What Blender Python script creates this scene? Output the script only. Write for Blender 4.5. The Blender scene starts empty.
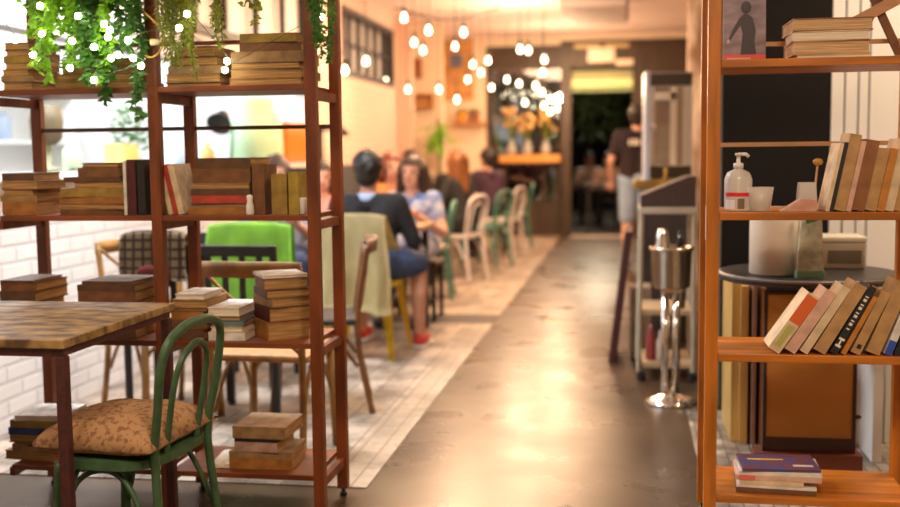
import bpy, bmesh, math, random
from mathutils import Vector, Matrix
random.seed(7)
S = bpy.context.scene
C = S.collection
PI = math.pi

# ------------------------------------------------------------------ camera
F, CX, CY, H = 1080., 450., 253.5, 1.22
def _axes():
    y = Vector(((627-CX)/F, -(150.5-CY)/F, -1)).normalized()
    r = -0.004
    up = Vector((-math.sin(r), math.cos(r), 0))
    z = (up - y*up.dot(y)).normalized()
    return y.cross(z), y, z
AX, AY, AZ = _axes()
R3 = Matrix((AX, AY, AZ))
EYE = Vector((0, 0, H))
def ray(px, py): return R3 @ Vector(((px-CX)/F, -(py-CY)/F, -1))
def P(px, py, Y):
    d = ray(px, py); return EYE + d*(Y/d.y)
def PX(px, Y, py=200, z=None): return P(px, py if z is None else 150.5+(H-z)*F/Y, Y).x
def PZ(py, Y, px=450): return P(px, py, Y).z
def G(px, py, z=0.0):
    d = ray(px, py); return EYE + d*((z-H)/d.z)
def onX(px, py, X):
    d = ray(px, py); return EYE + d*(X/d.x)

cam = bpy.data.cameras.new('camera'); co = bpy.data.objects.new('camera', cam); C.objects.link(co)
co.matrix_world = Matrix.Translation(EYE) @ R3.to_4x4()
cam.sensor_width = 36; cam.lens = 36*F/900; cam.clip_start = .05; cam.clip_end = 200
cam.dof.use_dof = True; cam.dof.focus_distance = 3.1; cam.dof.aperture_fstop = 1.6
S.camera = co
S.view_settings.view_transform = 'Standard'; S.view_settings.look = 'None'
S.view_settings.gamma = 1; S.view_settings.use_curve_mapping = False; S.view_settings.exposure = 0.0

# --------------------------------------------------------------- materials
MATS = {}
def mat(name, col, rough=.55, metal=0., var=0., scale=8., bump=0., stretch=(1,1,1), col2=None, emit=0., spec=.5, trans=0., alpha=1., sheen=0.):
    if name in MATS: return MATS[name]
    m = bpy.data.materials.new(name); m.use_nodes = True; MATS[name] = m
    nt = m.node_tree; b = nt.nodes['Principled BSDF']; L = nt.links
    b.inputs['Base Color'].default_value = (*col, 1)
    b.inputs['Roughness'].default_value = rough; b.inputs['Metallic'].default_value = metal
    b.inputs['Specular IOR Level'].default_value = spec
    b.inputs['Transmission Weight'].default_value = trans
    b.inputs['Alpha'].default_value = alpha
    if sheen: b.inputs['Sheen Weight'].default_value = sheen
    if emit:
        b.inputs['Emission Color'].default_value = (*col, 1); b.inputs['Emission Strength'].default_value = emit
    if var or bump or col2:
        tc = nt.nodes.new('ShaderNodeTexCoord'); mp = nt.nodes.new('ShaderNodeMapping')
        mp.inputs['Scale'].default_value = stretch
        L.new(tc.outputs['Object'], mp.inputs['Vector'])
        nz = nt.nodes.new('ShaderNodeTexNoise'); nz.inputs['Scale'].default_value = scale; nz.inputs['Detail'].default_value = 5
        L.new(mp.outputs['Vector'], nz.inputs['Vector'])
        if var or col2:
            rp = nt.nodes.new('ShaderNodeValToRGB')
            c2 = col2 or tuple(max(0, c*(1-var)) for c in col)
            c1 = col if col2 else tuple(min(1, c*(1+var*.4)) for c in col)
            rp.color_ramp.elements[0].position = .36; rp.color_ramp.elements[1].position = .64
            rp.color_ramp.elements[0].color = (*c2, 1); rp.color_ramp.elements[1].color = (*c1, 1)
            L.new(nz.outputs['Fac'], rp.inputs['Fac']); L.new(rp.outputs['Color'], b.inputs['Base Color'])
        if bump:
            bp = nt.nodes.new('ShaderNodeBump'); bp.inputs['Strength'].default_value = bump; bp.inputs['Distance'].default_value = .01
            L.new(nz.outputs['Fac'], bp.inputs['Height']); L.new(bp.outputs['Normal'], b.inputs['Normal'])
    return m
def nodes(m): return m.node_tree, m.node_tree.nodes['Principled BSDF']

def brick_mat(name, c1, c2, mortar, bw, bh, ms, bump=.6, vec='YZ', rough=.6, noise=.0):
    m = mat(name, c1, rough); nt, b = nodes(m); L = nt.links
    tc = nt.nodes.new('ShaderNodeTexCoord'); sp = nt.nodes.new('ShaderNodeSeparateXYZ'); cb = nt.nodes.new('ShaderNodeCombineXYZ')
    L.new(tc.outputs['Object'], sp.inputs[0])
    L.new(sp.outputs[vec[0]], cb.inputs['X']); L.new(sp.outputs[vec[1]], cb.inputs['Y'])
    br = nt.nodes.new('ShaderNodeTexBrick')
    br.inputs['Scale'].default_value = 1; br.inputs['Brick Width'].default_value = bw; br.inputs['Row Height'].default_value = bh
    br.inputs['Mortar Size'].default_value = ms; br.inputs['Mortar Smooth'].default_value = .3
    br.inputs['Color1'].default_value = (*c1, 1); br.inputs['Color2'].default_value = (*c2, 1); br.inputs['Mortar'].default_value = (*mortar, 1)
    L.new(cb.outputs[0], br.inputs['Vector'])
    src = br.outputs['Color']
    if noise:
        nz = nt.nodes.new('ShaderNodeTexNoise'); nz.inputs['Scale'].default_value = 3.5; nz.inputs['Detail'].default_value = 8; nz.inputs['Roughness'].default_value = .7
        L.new(tc.outputs['Object'], nz.inputs['Vector'])
        rp = nt.nodes.new('ShaderNodeValToRGB'); rp.color_ramp.elements[0].position = .42; rp.color_ramp.elements[1].position = .56
        rp.color_ramp.elements[0].color = (1-noise,)*3+(1,); rp.color_ramp.elements[1].color = (1, 1, 1, 1)
        L.new(nz.outputs['Fac'], rp.inputs['Fac'])
        mx = nt.nodes.new('ShaderNodeMixRGB'); mx.blend_type = 'MULTIPLY'; mx.inputs['Fac'].default_value = 1
        L.new(src, mx.inputs['Color1']); L.new(rp.outputs['Color'], mx.inputs['Color2']); src = mx.outputs['Color']
    L.new(src, b.inputs['Base Color'])
    bp = nt.nodes.new('ShaderNodeBump'); bp.inputs['Strength'].default_value = bump; bp.inputs['Distance'].default_value = .006; bp.invert = True
    L.new(br.outputs['Fac'], bp.inputs['Height']); L.new(bp.outputs['Normal'], b.inputs['Normal'])
    return m

def glass_mat(name, tint=(1, 1, 1), refl=.12, rough=.02):
    if name in MATS: return MATS[name]
    m = bpy.data.materials.new(name); m.use_nodes = True; MATS[name] = m; nt = m.node_tree; nt.nodes.clear()
    o = nt.nodes.new('ShaderNodeOutputMaterial'); mx = nt.nodes.new('ShaderNodeMixShader'); t = nt.nodes.new('ShaderNodeBsdfTransparent'); g = nt.nodes.new('ShaderNodeBsdfGlossy')
    t.inputs[0].default_value = (*tint, 1); g.inputs['Roughness'].default_value = rough; mx.inputs[0].default_value = refl
    nt.links.new(t.outputs[0], mx.inputs[1]); nt.links.new(g.outputs[0], mx.inputs[2]); nt.links.new(mx.outputs[0], o.inputs[0])
    return m
def leaf_mat(name, c, c2):
    if name in MATS: return MATS[name]
    m = mat(name, c, .45, var=.1, scale=14, col2=c2); nt, b = nodes(m)
    tr = nt.nodes.new('ShaderNodeBsdfTranslucent'); tr.inputs[0].default_value = (c[0]*1.5, c[1]*1.5, c[2], 1)
    mx = nt.nodes.new('ShaderNodeMixShader'); mx.inputs[0].default_value = .4
    nt.links.new(b.outputs[0], mx.inputs[1]); nt.links.new(tr.outputs[0], mx.inputs[2])
    nt.links.new(mx.outputs[0], nt.nodes['Material Output'].inputs[0]); return m
def emit_mat(name, col, st):
    return mat(name, col, emit=st)

WOOD_L = mat('red_brown_wood', (.21, .05, .0105), .45, var=.45, scale=5, stretch=(3, 3, .6), bump=.05)
WOOD_LB = mat('red_brown_board', (.21, .05, .0105), .45, var=.45, scale=5, stretch=(.6, 4, 4), bump=.05)
WOOD_R = mat('orange_pine', (.52, .165, .016), .42, var=.35, scale=5, stretch=(4, 4, .5), bump=.05)
WOOD_RB = mat('orange_pine_board', (.52, .165, .016), .42, var=.4, scale=5, stretch=(.5, 5, 4), bump=.05)
RAIL = mat('pale_rail_wood', (.55, .30, .14), .5, var=.2, scale=6, stretch=(.5, 4, 4))
DARKRAIL = mat('dark_rail', (.10, .05, .03), .5, var=.2)
BENT = mat('honey_bentwood', (.36, .18, .045), .4, var=.4, scale=7, stretch=(2, 2, 1))
BENTD = mat('brown_bentwood', (.20, .085, .028), .4, var=.4, scale=7, stretch=(2, 2, 1))
GREENP = mat('dark_green_paint', (.055, .12, .052), .4, var=.25, scale=20)
TEAL = mat('teal_paint', (.09, .27, .2), .4, var=.15, scale=12)
WHITEP = mat('white_chair_paint', (.75, .7, .68), .4, var=.08, scale=12)
BLACKM = mat('black_metal', (.015, .014, .015), .45)
STEEL = mat('brushed_steel', (.75, .72, .68), .22, 1., var=.12, scale=5, stretch=(1, 1, 10))
CHROME = mat('chrome', (.85, .83, .8), .1, 1.)
DKWOOD = mat('dark_frame_wood', (.055, .032, .015), .5, var=.3, scale=5, stretch=(2, 2, .5))
CREAM = mat('cream_paint', (.8, .68, .52), .7, var=.06, scale=2)
SKIN = mat('skin_light', (.72, .40, .28), .5); SKIN2 = mat('skin_tan', (.5, .24, .15), .5)
GLASS = glass_mat('clear_glass'); 
PAPER = mat('old_paper', (.46, .25, .085), .8, var=.55, scale=22, stretch=(.4, .4, 26))
PAPERL = mat('light_old_paper', (.66, .42, .22), .8, var=.35, scale=22, stretch=(.4, .4, 26))
PAPERU = mat('old_paper_upright', (.64, .38, .17), .8, var=.3, scale=30, stretch=(22, .3, .3))
PAPERW = mat('pale_paper', (.82, .7, .54), .8, var=.2, scale=30, stretch=(.3, .3, 22))

# ------------------------------------------------------------ mesh helpers
def BM(): return bmesh.new()
def box(bm, x0, x1, y0, y1, z0, z1, bev=0., M=None):
    r = bmesh.ops.create_cube(bm, size=1)
    vs = r['verts']
    for v in vs:
        v.co = Vector((x0+(v.co.x+.5)*(x1-x0), y0+(v.co.y+.5)*(y1-y0), z0+(v.co.z+.5)*(z1-z0)))
    if bev:
        es = list({e for v in vs for e in v.link_edges})
        rr = bmesh.ops.bevel(bm, geom=es, offset=bev, segments=2, affect='EDGES', profile=.5)
        vs = list({v for f in rr['faces'] for v in f.verts} | {v for v in vs if v.is_valid})
    if M is not None: bmesh.ops.transform(bm, matrix=M, verts=[v for v in vs if v.is_valid])
    return bm
def tube(bm, pts, r, seg=10, closed=False, cap=True):
    pts = [Vector(p) for p in pts]; n = len(pts)
    rs = r if isinstance(r, (list, tuple)) else [r]*n
    rings = []; ref = None
    for i in range(n):
        if closed: t = pts[(i+1) % n]-pts[i-1]
        else: t = pts[min(i+1, n-1)]-pts[max(i-1, 0)]
        t.normalize()
        if ref is None: ref = Vector((0, 0, 1)) if abs(t.z) < .9 else Vector((1, 0, 0))
        u = (ref-t*ref.dot(t)).normalized(); v = t.cross(u); ref = u
        rings.append([bm.verts.new(pts[i]+(u*math.cos(a)+v*math.sin(a))*rs[i]) for a in [2*PI*k/seg for k in range(seg)]])
    for i in range(n if closed else n-1):
        a, b = rings[i], rings[(i+1) % n]
        for k in range(seg): bm.faces.new((a[k], a[(k+1) % seg], b[(k+1) % seg], b[k]))
    if cap and not closed: bm.faces.new(rings[0][::-1]); bm.faces.new(rings[-1])
    return bm
def spline(pts, n=8, closed=False):
    pts = [Vector(p) for p in pts]; out = []; m = len(pts)
    for i in range(m if closed else m-1):
        if closed: a, b, c, d = pts[i-1], pts[i], pts[(i+1) % m], pts[(i+2) % m]
        else: a, b, c, d = pts[max(i-1, 0)], pts[i], pts[i+1], pts[min(i+2, m-1)]
        for k in range(n):
            t = k/n
            out.append(.5*((2*b)+(c-a)*t+(2*a-5*b+4*c-d)*t*t+(3*b-a-3*c+d)*t**3))
    if not closed: out.append(pts[-1])
    return out
def lathe(bm, prof, seg=24, cx=0, cy=0):
    rings = []
    for r, z in prof:
        rings.append([bm.verts.new((cx+max(r, 1e-4)*math.cos(2*PI*k/seg), cy+max(r, 1e-4)*math.sin(2*PI*k/seg), z)) for k in range(seg)])
    for a, b in zip(rings, rings[1:]):
        for k in range(seg): bm.faces.new((a[k], a[(k+1) % seg], b[(k+1) % seg], b[k]))
    bm.faces.new(rings[0][::-1]); bm.faces.new(rings[-1]); return bm
def ball(bm, c, r, sc=(1, 1, 1), u=12, v=8):
    M = Matrix.Translation(Vector(c)) @ Matrix.Diagonal((*[r*s for s in sc], 1))
    bmesh.ops.create_uvsphere(bm, u_segments=u, v_segments=v, radius=1, matrix=M); return bm
def prism(bm, pts, y0, y1):            # polygon in XZ extruded along Y
    a = [bm.verts.new((x, y0, z)) for x, z in pts]; b = [bm.verts.new((x, y1, z)) for x, z in pts]
    bm.faces.new(a); bm.faces.new(b[::-1]); n = len(pts)
    for k in range(n): bm.faces.new((a[k], b[k], b[(k+1) % n], a[(k+1) % n]))
    return bm
def obj(name, bm, m, parent=None, smooth=False, loc=None):
    bmesh.ops.recalc_face_normals(bm, faces=bm.faces[:])
    me = bpy.data.meshes.new(name); bm.to_mesh(me); bm.free()
    me.materials.append(m)
    if smooth:
        for p in me.polygons: p.use_smooth = True
    o = bpy.data.objects.new(name, me); C.objects.link(o)
    if parent: o.parent = parent
    if loc is not None: o.location = loc
    return o
def tag(o, label, cat, group=None, kind=None):
    o['label'] = label; o['category'] = cat
    if group: o['group'] = group
    if kind: o['kind'] = kind
    return o
def thing(name, label, cat, loc=(0, 0, 0), rz=0., group=None):
    o = bpy.data.objects.new(name, None); o.empty_display_size = .1; C.objects.link(o)
    o.location = loc; o.rotation_euler = (0, 0, rz); return tag(o, label, cat, group)
def struct(name, bm, m, parent=None, smooth=False):
    o = obj(name, bm, m, parent, smooth)
    if not parent: o['kind'] = 'structure'
    return o
def dup(root, loc, rz, label, group=None, mats=None):
    def cp(o, par):
        c = o.copy(); C.objects.link(c)
        if par: c.parent = par
        if mats and c.type == 'MESH' and o.data.materials[0].name in mats:
            c.data = o.data.copy(); c.data.materials[0] = mats[o.data.materials[0].name]
        for ch in o.children: cp(ch, c)
        return c
    r = cp(root, None); r.location = loc; r.rotation_euler = (0, 0, rz); r['label'] = label
    if group: r['group'] = group
    return r
def B(*a, **k): return box(BM(), *a, **k)

#==================================================================== SHELL
YE = 15.6      # street front
ZC = 2.85
XL = -2.7
# floor
fm = mat('polished_concrete', (.082, .05, .027), .3, spec=.5, var=.5, scale=1.6, bump=.03)
nt, b = nodes(fm)
nz = nt.nodes.new('ShaderNodeTexNoise'); nz.inputs['Scale'].default_value = 3; nz.inputs['Detail'].default_value = 6
tc = nt.nodes.new('ShaderNodeTexCoord'); mr = nt.nodes.new('ShaderNodeMapRange')
mr.inputs['To Min'].default_value = .17; mr.inputs['To Max'].default_value = .42
nt.links.new(tc.outputs['Object'], nz.inputs['Vector']); nt.links.new(nz.outputs['Fac'], mr.inputs['Value']); nt.links.new(mr.outputs[0], b.inputs['Roughness'])
struct('floor', B(-5.5, 3.2, -2.5, YE+.1, -.12, 0), fm)
tile = brick_mat('patterned_tile', (.54, .44, .35), (.33, .26, .2), (.2, .155, .12), .42, .14, .006, bump=.25, vec='YX', rough=.38, noise=.6)
struct('floor_tiled_left', B(XL, -1.1, 3.75, YE, 0, .004), tile)
struct('trim_1', B(-1.1, -.935, 3.75, YE, 0, .0045), brick_mat('pale_border_tile', (.42, .33, .24), (.34, .26, .19), (.2, .155, .12), .42, .083, .005, bump=.2, vec='YX', rough=.4, noise=.45))
struct('trim_2', B(XL, -.935, 7.55, 7.95, .0046, .007), mat('dark_floor_band', (.045, .028, .018), .6, var=.4, scale=6))  # plain dark band laid across the tiles
struct('floor_tiled_right', B(.28, 3.1, 2.9, 5.1, 0, .004), brick_mat('mosaic_tile', (.7, .6, .48), (.34, .28, .22), (.25, .2, .16), .1, .05, .004, bump=.25, vec='YX', rough=.4, noise=.6))
struct('ceiling', B(-5.5, 3.2, -2.5, YE+.1, ZC, ZC+.1), mat('ceiling_paint', (.92, .76, .70), .8, var=.03, scale=1.5))
# left wall with hatch and windows
wallm = brick_mat('painted_brick', (.82, .80, .79), (.79, .77, .76), (.66, .65, .65), .24, .075, .010, bump=.7, vec='YZ', rough=.6)
def wall_holes(bm, x0, x1, ya, yb, za, zb, holes):
    ys = sorted({ya, yb, *[h[0] for h in holes], *[h[1] for h in holes]}); zs = sorted({za, zb, *[h[2] for h in holes], *[h[3] for h in holes]})
    for y0, y1 in zip(ys, ys[1:]):
        run = None
        for z0, z1 in zip(zs, zs[1:]):
            solid = not any(h[0] <= (y0+y1)/2 <= h[1] and h[2] <= (z0+z1)/2 <= h[3] for h in holes)
            if solid: run = (run[0], z1) if run else (z0, z1)
            if (not solid) and run: box(bm, x0, x1, y0, y1, *run); run = None
        if run: box(bm, x0, x1, y0, y1, *run)
    return bm
HATCH = (3.4, 9.12, 1.15, 1.80)
W1 = (6.55, 9.1, 2.02, 2.62); W2 = (10.2, 12.45, 2.0, 2.62)
struct('wall_left', wall_holes(BM(), XL-.14, XL, -2.5, 9.2, 0, ZC, [HATCH, W1]), wallm)
struct('wall_left_far', wall_holes(BM(), XL-.14, XL, 9.2001, YE, 0, ZC, [W2]), brick_mat('warm_lit_brick', (.78, .58, .47), (.75, .55, .44), (.66, .48, .38), .24, .075, .010, bump=.35, vec='YZ', rough=.65))  # pink of warm lamplight put into the far brick's colour
struct('trim_3', B(XL-.2, XL+.06, HATCH[0], HATCH[1], 1.115, 1.15), mat('white_sill', (.8, .78, .74), .35))     # hatch sill
struct('trim_4', B(XL+.002, XL+.03, 7.5, 11.4, .004, 1.112), mat('charcoal_wainscot', (.06, .06, .065), .7, var=.15, scale=3))
struct('trim_5', B(XL+.002, XL+.16, 12.7, 12.95, .004, ZC), mat('salmon_pilaster', (.72, .47, .35), .7))
for i, w in enumerate((W1, W2)):
    wf = BM(); t = .05
    box(wf, XL-.1, XL+.02, w[0]-.02, w[1]+.02, w[3]-.04, w[3]+.02); box(wf, XL-.1, XL+.02, w[0]-.02, w[1]+.02, w[2]-.02, w[2]+.04)
    box(wf, XL-.1, XL+.02, w[0]-.02, w[0]+t, w[2]+.04, w[3]-.04); box(wf, XL-.1, XL+.02, w[1]-t, w[1]+.02, w[2]+.04, w[3]-.04)
    wo = struct('window_%d' % (i+1), wf, mat('dark_window_frame', (.035, .03, .032), .5))
    n = 4 if i == 0 else 6
    for k in range(1, n):
        y = w[0]+(w[1]-w[0])*k/n
        obj('bar', B(XL-.05, XL-.01, y-.022, y+.022, w[2]+.04, w[3]-.04), MATS['dark_window_frame'], wo)
    if i: obj('bar', B(XL-.06, XL-.03, w[0]+t, w[1]-t, w[2]+.30, w[2]+.325), MATS['dark_window_frame'], wo)
    obj('pane', B(XL-.085, XL-.08, w[0]+t, w[1]-t, w[2]+.04, w[3]-.04), mat('frosted_pane', (.75, .74, .72), .4), wo)
# kitchen beyond the hatch
kw = BM()
box(kw, -5.2, -5.1, 2.9, 9.6, 0, ZC); box(kw, -5.1, XL-.14, 2.8, 2.9, 0, ZC); box(kw, -5.1, XL-.14, 9.5, 9.6, 0, ZC)
struct('wall_kitchen', kw, mat('kitchen_white', (.85, .86, .86), .5))
# street front (glass) and wall over it
dk = DKWOOD
xw0, xd0, xd1 = PX(487, YE), PX(561, YE), PX(571, YE)
xe0, xe1 = PX(632, YE), PX(641, YE)
zt = PZ(46, YE, 520); zdt = PZ(40, YE, 600); zrail = .48
struct('wall_back', B(XL, xw0, YE-.05, YE+.1, 0, ZC), mat('cream_wall', (.82, .66, .48), .7, var=.05, scale=2))
struct('trim_6', B(xw0, 1.6, YE-.05, YE+.1, zdt, ZC), CREAM)
fr = BM()
ZH = PZ(68, YE, 520)
box(fr, xw0, xd0, YE, YE+.08, ZH, zt); box(fr, xw0, xw0+.09, YE, YE+.08, 0, ZH); box(fr, xw0+.09, xd0, YE, YE+.06, 0, .5); box(fr, xw0+.8, xw0+.86, YE+.005, YE+.06, .5, ZH)
w3 = struct('window_3', fr, dk)
struct('trim_7', B(xw0, xd0, YE-.02, YE+.1, zt, zdt), CREAM)
obj('pane', B(xw0+.09, xd0, YE+.065, YE+.075, .5, ZH), GLASS, w3)
dr = BM()
zdh = PZ(66, YE, 600)
box(dr, xd0, xd1, YE-.02, YE+.09, 0, zdt); box(dr, xe0, xe1, YE-.02, YE+.09, 0, zdt); box(dr, xd1, xe0, YE, YE+.08, zdh, zdt-.0); box(dr, xd1, xe0, YE, YE+.08, 0, .03)
d1 = struct('door_1', dr, dk)
obj('threshold', B(xd1, xe0, YE-.25, YE-.002, .0, .012), mat('pale_stone', (.5, .42, .33), .4), d1)
obj('transom_light', B(xd1+.05, xd1+.42, YE-.012, YE-.001, zdt-.11, zdt-.05), mat('ochre_strip', (.55, .42, .2), .5), d1)
obj('transom_light', B(xd1+.47, xe0-.05, YE-.012, YE-.001, zdt-.11, zdt-.05), MATS['ochre_strip'], d1)
fr2 = BM(); box(fr2, xe1, 1.7, YE, YE+.08, 0, zdt)
struct('wall_back_panel', fr2, dk)
# partition behind the right shelf and bar-side walls
struct('wall_right', B(PX(709, 5.2), 3.1, 5.2, 5.32, 0, ZC), mat('dim_partition', (.5, .4, .3), .7, var=.1, scale=3))
struct('trim_8', B(PX(699.5, 5.25), PX(709, 5.2)-.001, 5.2, 5.32, 0, 1.08), BLACKM)
struct('wall_side', B(3.1, 3.2, -2.5, 5.32, 0, ZC), CREAM)
struct('wall_rear', B(-5.2, 3.1, -2.6, -2.5, 0, ZC), CREAM)
peel = mat('peeling_plaster', (.72, .56, .42), .8, scale=4.5, stretch=(3, 3, .8), col2=(.25, .13, .06), bump=.3)
struct('wall_bar', B(PX(687, 9), 1.7, 9, 9.2, 0, ZC), peel)
struct('wall_bar_side', B(1.7, 1.8, 5.32, YE+.1, 0, ZC), peel)
# street outside
struct('ground_street', B(-8, 8, YE+.1, 34, -.12, -.02), mat('asphalt', (.05, .045, .04), .8, var=.3, scale=4))
struct('wall_street', B(-8, 8, 33, 33.3, -.1, 8), mat('night_facade', (.03, .025, .022), .9, var=.3, scale=1))

#================================================================ FURNITURE
YF, YB = 3.356, 3.646
# ---- left bookshelf
def board(par, name, x0, x1, y0, y1, z0, z1, m, bev=.002): return obj(name, B(x0, x1, y0, y1, z0, z1, bev=bev), m, par)
shL = thing('bookshelf', 'tall red-brown open bookshelf of two bays behind the mottled table', 'bookshelf', (-1.55, 3.5, 0))
def loc_shift(par, f):
    o = par.location
    return f
def add_shelf(root, posts, levels, rails, wp, wb, wr, thick, apron):
    ox, oy = root.location.x, root.location.y
    for k, xc in enumerate(posts):
        for (ya, yb) in ((YF, YF+.036), (YB, YB+.034)):
            if xc < -2 and ya == YF: xc -= .075
            elif xc < -2.15: xc += .075
            obj('post', B(xc-.019-ox, xc+.019-ox, ya-oy, yb-oy, .03, 2.1, bev=.003), wp, root)
            obj('foot', lathe(BM(), [(.012, 0), (.014, .012), (.007, .016), (.007, .03)], 12, xc-ox, (ya+yb)/2-oy), BLACKM, root)
        for z in levels:
            if apron: obj('side_rail', B(xc-.010-ox, xc+.010-ox, YF+.036-oy, YB-oy, z-thick-.032, z-thick-.002), wb, root)
    for xa, xb in zip(posts, posts[1:]):
        for z in levels:
            board(root, 'shelf_board', xa+.0195-ox, xb-.0195-ox, YF+.002-oy, YB+.03-oy, z-thick, z, wb)
        for z, m in rails:
            obj('back_rail', B(xa+.019-ox, xb-.019-ox, YB+.008-oy, YB+.022-oy, z-.007, z+.007), m, root)
LV = [.163, .604, 1.024, 1.444, 1.90]
PL = [-2.115, -1.531, -.998]
add_shelf(shL, PL, LV, [(1.315, DARKRAIL), (1.612, WOOD_LB)], WOOD_L, WOOD_LB, RAIL, .018, True)
# ---- right bookshelf
shR = thing('bookshelf', 'orange pine open bookshelf at the right edge with leaning paperbacks', 'bookshelf', (.55, 3.5, 0))
LR = [.152, .596, 1.030, 1.487, 1.92]
PR = [.258, .878]
add_shelf(shR, PR, LR, [(1.235, RAIL), (1.557, RAIL)], WOOD_R, WOOD_RB, RAIL, .024, False)
pt = tag(obj('paper_tag', B(-.0004, .0004, -.018, .018, -.052, .052), mat('pink_paper', (.75, .45, .33), .8)), 'pale pink paper tag stuck on the left side of the pine bookshelf post', 'tag')
pt.location = (.2384, 3.374, PZ(223, 3.374, 705))

# ---- books ----------------------------------------------------------------
COL = dict(tan=(.50, .29, .12), brown=(.17, .075, .03), orange=(.55, .22, .04), cream=(.72, .56, .36), red=(.48, .05, .03), burgundy=(.12, .014, .02),
           mustard=(.5, .31, .05), white=(.78, .72, .66), blue=(.04, .09, .32), black=(.02, .018, .018), grey=(.3, .27, .24), green=(.09, .16, .06), pink=(.7, .42, .32), teal=(.2, .33, .36), chestnut=(.28, .11, .035), yellow=(.62, .42, .05))
def dark_cover(c): return mat('darker_cover_'+c, tuple(v*(.95 if c in ('white', 'red', 'cream') else .62) for v in COL[c]), .6, var=.35, scale=22)  # left-shelf covers: darkened copies of the same book colours
def cover_mat(c): return mat('cover_'+c, COL[c], .55, var=.22, scale=18)
def book_mesh(Lg, W, T, upright):
    cb, pb = BM(), BM(); t = min(.0028, T*.18); o = .003
    # lying: X length, Y width with spine at y=0, Z thickness
    box(cb, 0, Lg, 0, W, 0, t); box(cb, 0, Lg, 0, W, T-t, T); box(cb, 0, Lg, 0, t, t, T-t)
    box(pb, o, Lg-o, t, W-o, t, T-t)
    if upright:   # length->Z, thickness->X, width->Y
        M = Matrix(((0, 0, 1, 0), (0, 1, 0, 0), (1, 0, 0, 0), (0, 0, 0, 1)))
        for q in (cb, pb): bmesh.ops.transform(q, matrix=M, verts=q.verts[:])
    return cb, pb
def book(Lg, W, T, c, label, group, M, upright=False, paper=None, cat='book', dark=False):
    cb, pb = book_mesh(Lg, W, T, upright)
    o = obj('book', cb, dark_cover(c) if dark else cover_mat(c)); obj('pages', pb, paper or (PAPERU if upright else PAPER), o)
    o.matrix_world = M; return tag(o, label, cat, group)
RS = random.Random(3)
ORD = ['topmost', 'second', 'third', 'fourth', 'fifth', 'sixth', 'seventh', 'eighth', 'ninth', 'tenth']
def stack(spec, z, desc, group, Y=YF+.02, W=.19):
    n = len(spec)
    for i, (pl, pr, th, c, side, rot) in enumerate(spec):
        s = Y/F
        xa, xb = PX(pl, Y, z=z), PX(pr, Y, z=z); Lg = xb-xa; T = th*s
        if abs(rot) > 40: xa, Lg = (xa+xb)/2-.082, .165
        pos = ORD[n-1-i]
        where = 'topmost' if i == n-1 else ('lowest' if i == 0 and n > 2 else pos+' from top')
        lab = '%s book, %s in %s' % (c, where, desc)
        assert len(lab.split()) <= 16, lab
        W_ = min(.235, W*(.92+.16*random.random()))
        if abs(rot) > 40: W_ = .15
        left = pl < 400
        rot += RS.uniform(-2.2, 2.2); xa += RS.uniform(-.004, .004)
        M = Matrix.Translation((xa+Lg/2, Y+.006+.007*RS.random()+W_/2, z)) @ Matrix.Rotation(math.radians(rot)+(PI if side == 'p' else 0), 4, 'Z') @ Matrix.Translation((-Lg/2, -W_/2, 0))
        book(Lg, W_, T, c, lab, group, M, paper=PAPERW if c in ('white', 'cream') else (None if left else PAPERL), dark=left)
        z += T+.0003
    return z
G1, G2, G3, G4 = 'books on the fairy-lit top shelf', 'books on the middle shelf of the red-brown bookcase', 'books on the lower shelf of the red-brown bookcase', 'books on the bottom shelf of the red-brown bookcase'
z1, z2, z3, z4 = [LV[k]+.0005 for k in (3, 2, 1, 0)]
stack([(1, 31, 9, 'grey', 'p', 0), (-1, 31, 6, 'tan', 's', 0), (0, 27, 7, 'mustard', 'p', 0), (2, 29, 7, 'tan', 'p', 0), (1, 30, 7, 'mustard', 's', 0), (3, 28, 6, 'tan', 'p', 0), (1, 26, 8, 'brown', 'p', 0)], z1, 'the top shelf stack at the far left', G1)
stack([(52, 136, 8, 'tan', 'p', 0), (56, 132, 8, 'mustard', 'p', 0), (60, 134, 7, 'tan', 's', 0), (58, 130, 8, 'mustard', 'p', 0)], z1, 'the top shelf stack behind the trailing ivy', G1, W=.2)
stack([(164, 219, 4, 'brown', 'p', 0), (165, 219, 9, 'tan', 'p', 0), (166, 221, 8, 'tan', 's', 0), (168, 216, 9, 'brown', 'p', 0), (172, 214, 11, 'chestnut', 'p', 0)], z1, 'the top shelf stack behind the drooping fern', G1)
stack([(226, 298, 7, 'orange', 'p', 1), (227, 300, 9, 'tan', 'p', 0), (230, 299, 7, 'brown', 'p', -1), (228, 301, 11, 'tan', 's', 0), (238, 299, 9, 'chestnut', 's', 1), (240, 297, 9, 'mustard', 's', -2)], z1, 'the top shelf stack left of the end post', G1, W=.21)
stack([(0, 34, 15, 'orange', 's', 0), (-1, 35, 6, 'tan', 's', 0), (0, 31, 7, 'mustard', 'p', 0), (0, 37, 9, 'pink', 'p', 0), (0, 31, 8, 'brown', 's', 0)], z2, 'the middle shelf stack at the far left', G2)
stack([(58, 126, 6, 'chestnut', 's', 0), (58, 125, 6, 'tan', 'p', 0), (59, 125, 7, 'orange', 's', 0), (60, 124, 9, 'mustard', 's', 0), (72, 122, 7, 'tan', 'p', 0), (62, 118, 5, 'brown', 's', 0), (76, 116, 10, 'chestnut', 's', 0), (79, 115, 5, 'brown', 'p', 1)], z2, 'the middle shelf stack below the ivy', G2)
stack([(187, 247, 8, 'orange', 's', 0), (190, 246, 4, 'grey', 'p', 0), (191, 246, 8, 'red', 's', 0), (190, 249, 7, 'brown', 's', 0), (191, 248, 6, 'tan', 'p', 0), (191, 249, 15, 'chestnut', 's', 0), (193, 249, 11, 'brown', 's', 0)], z2, 'the middle shelf stack with a red volume', G2, W=.21)
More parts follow.
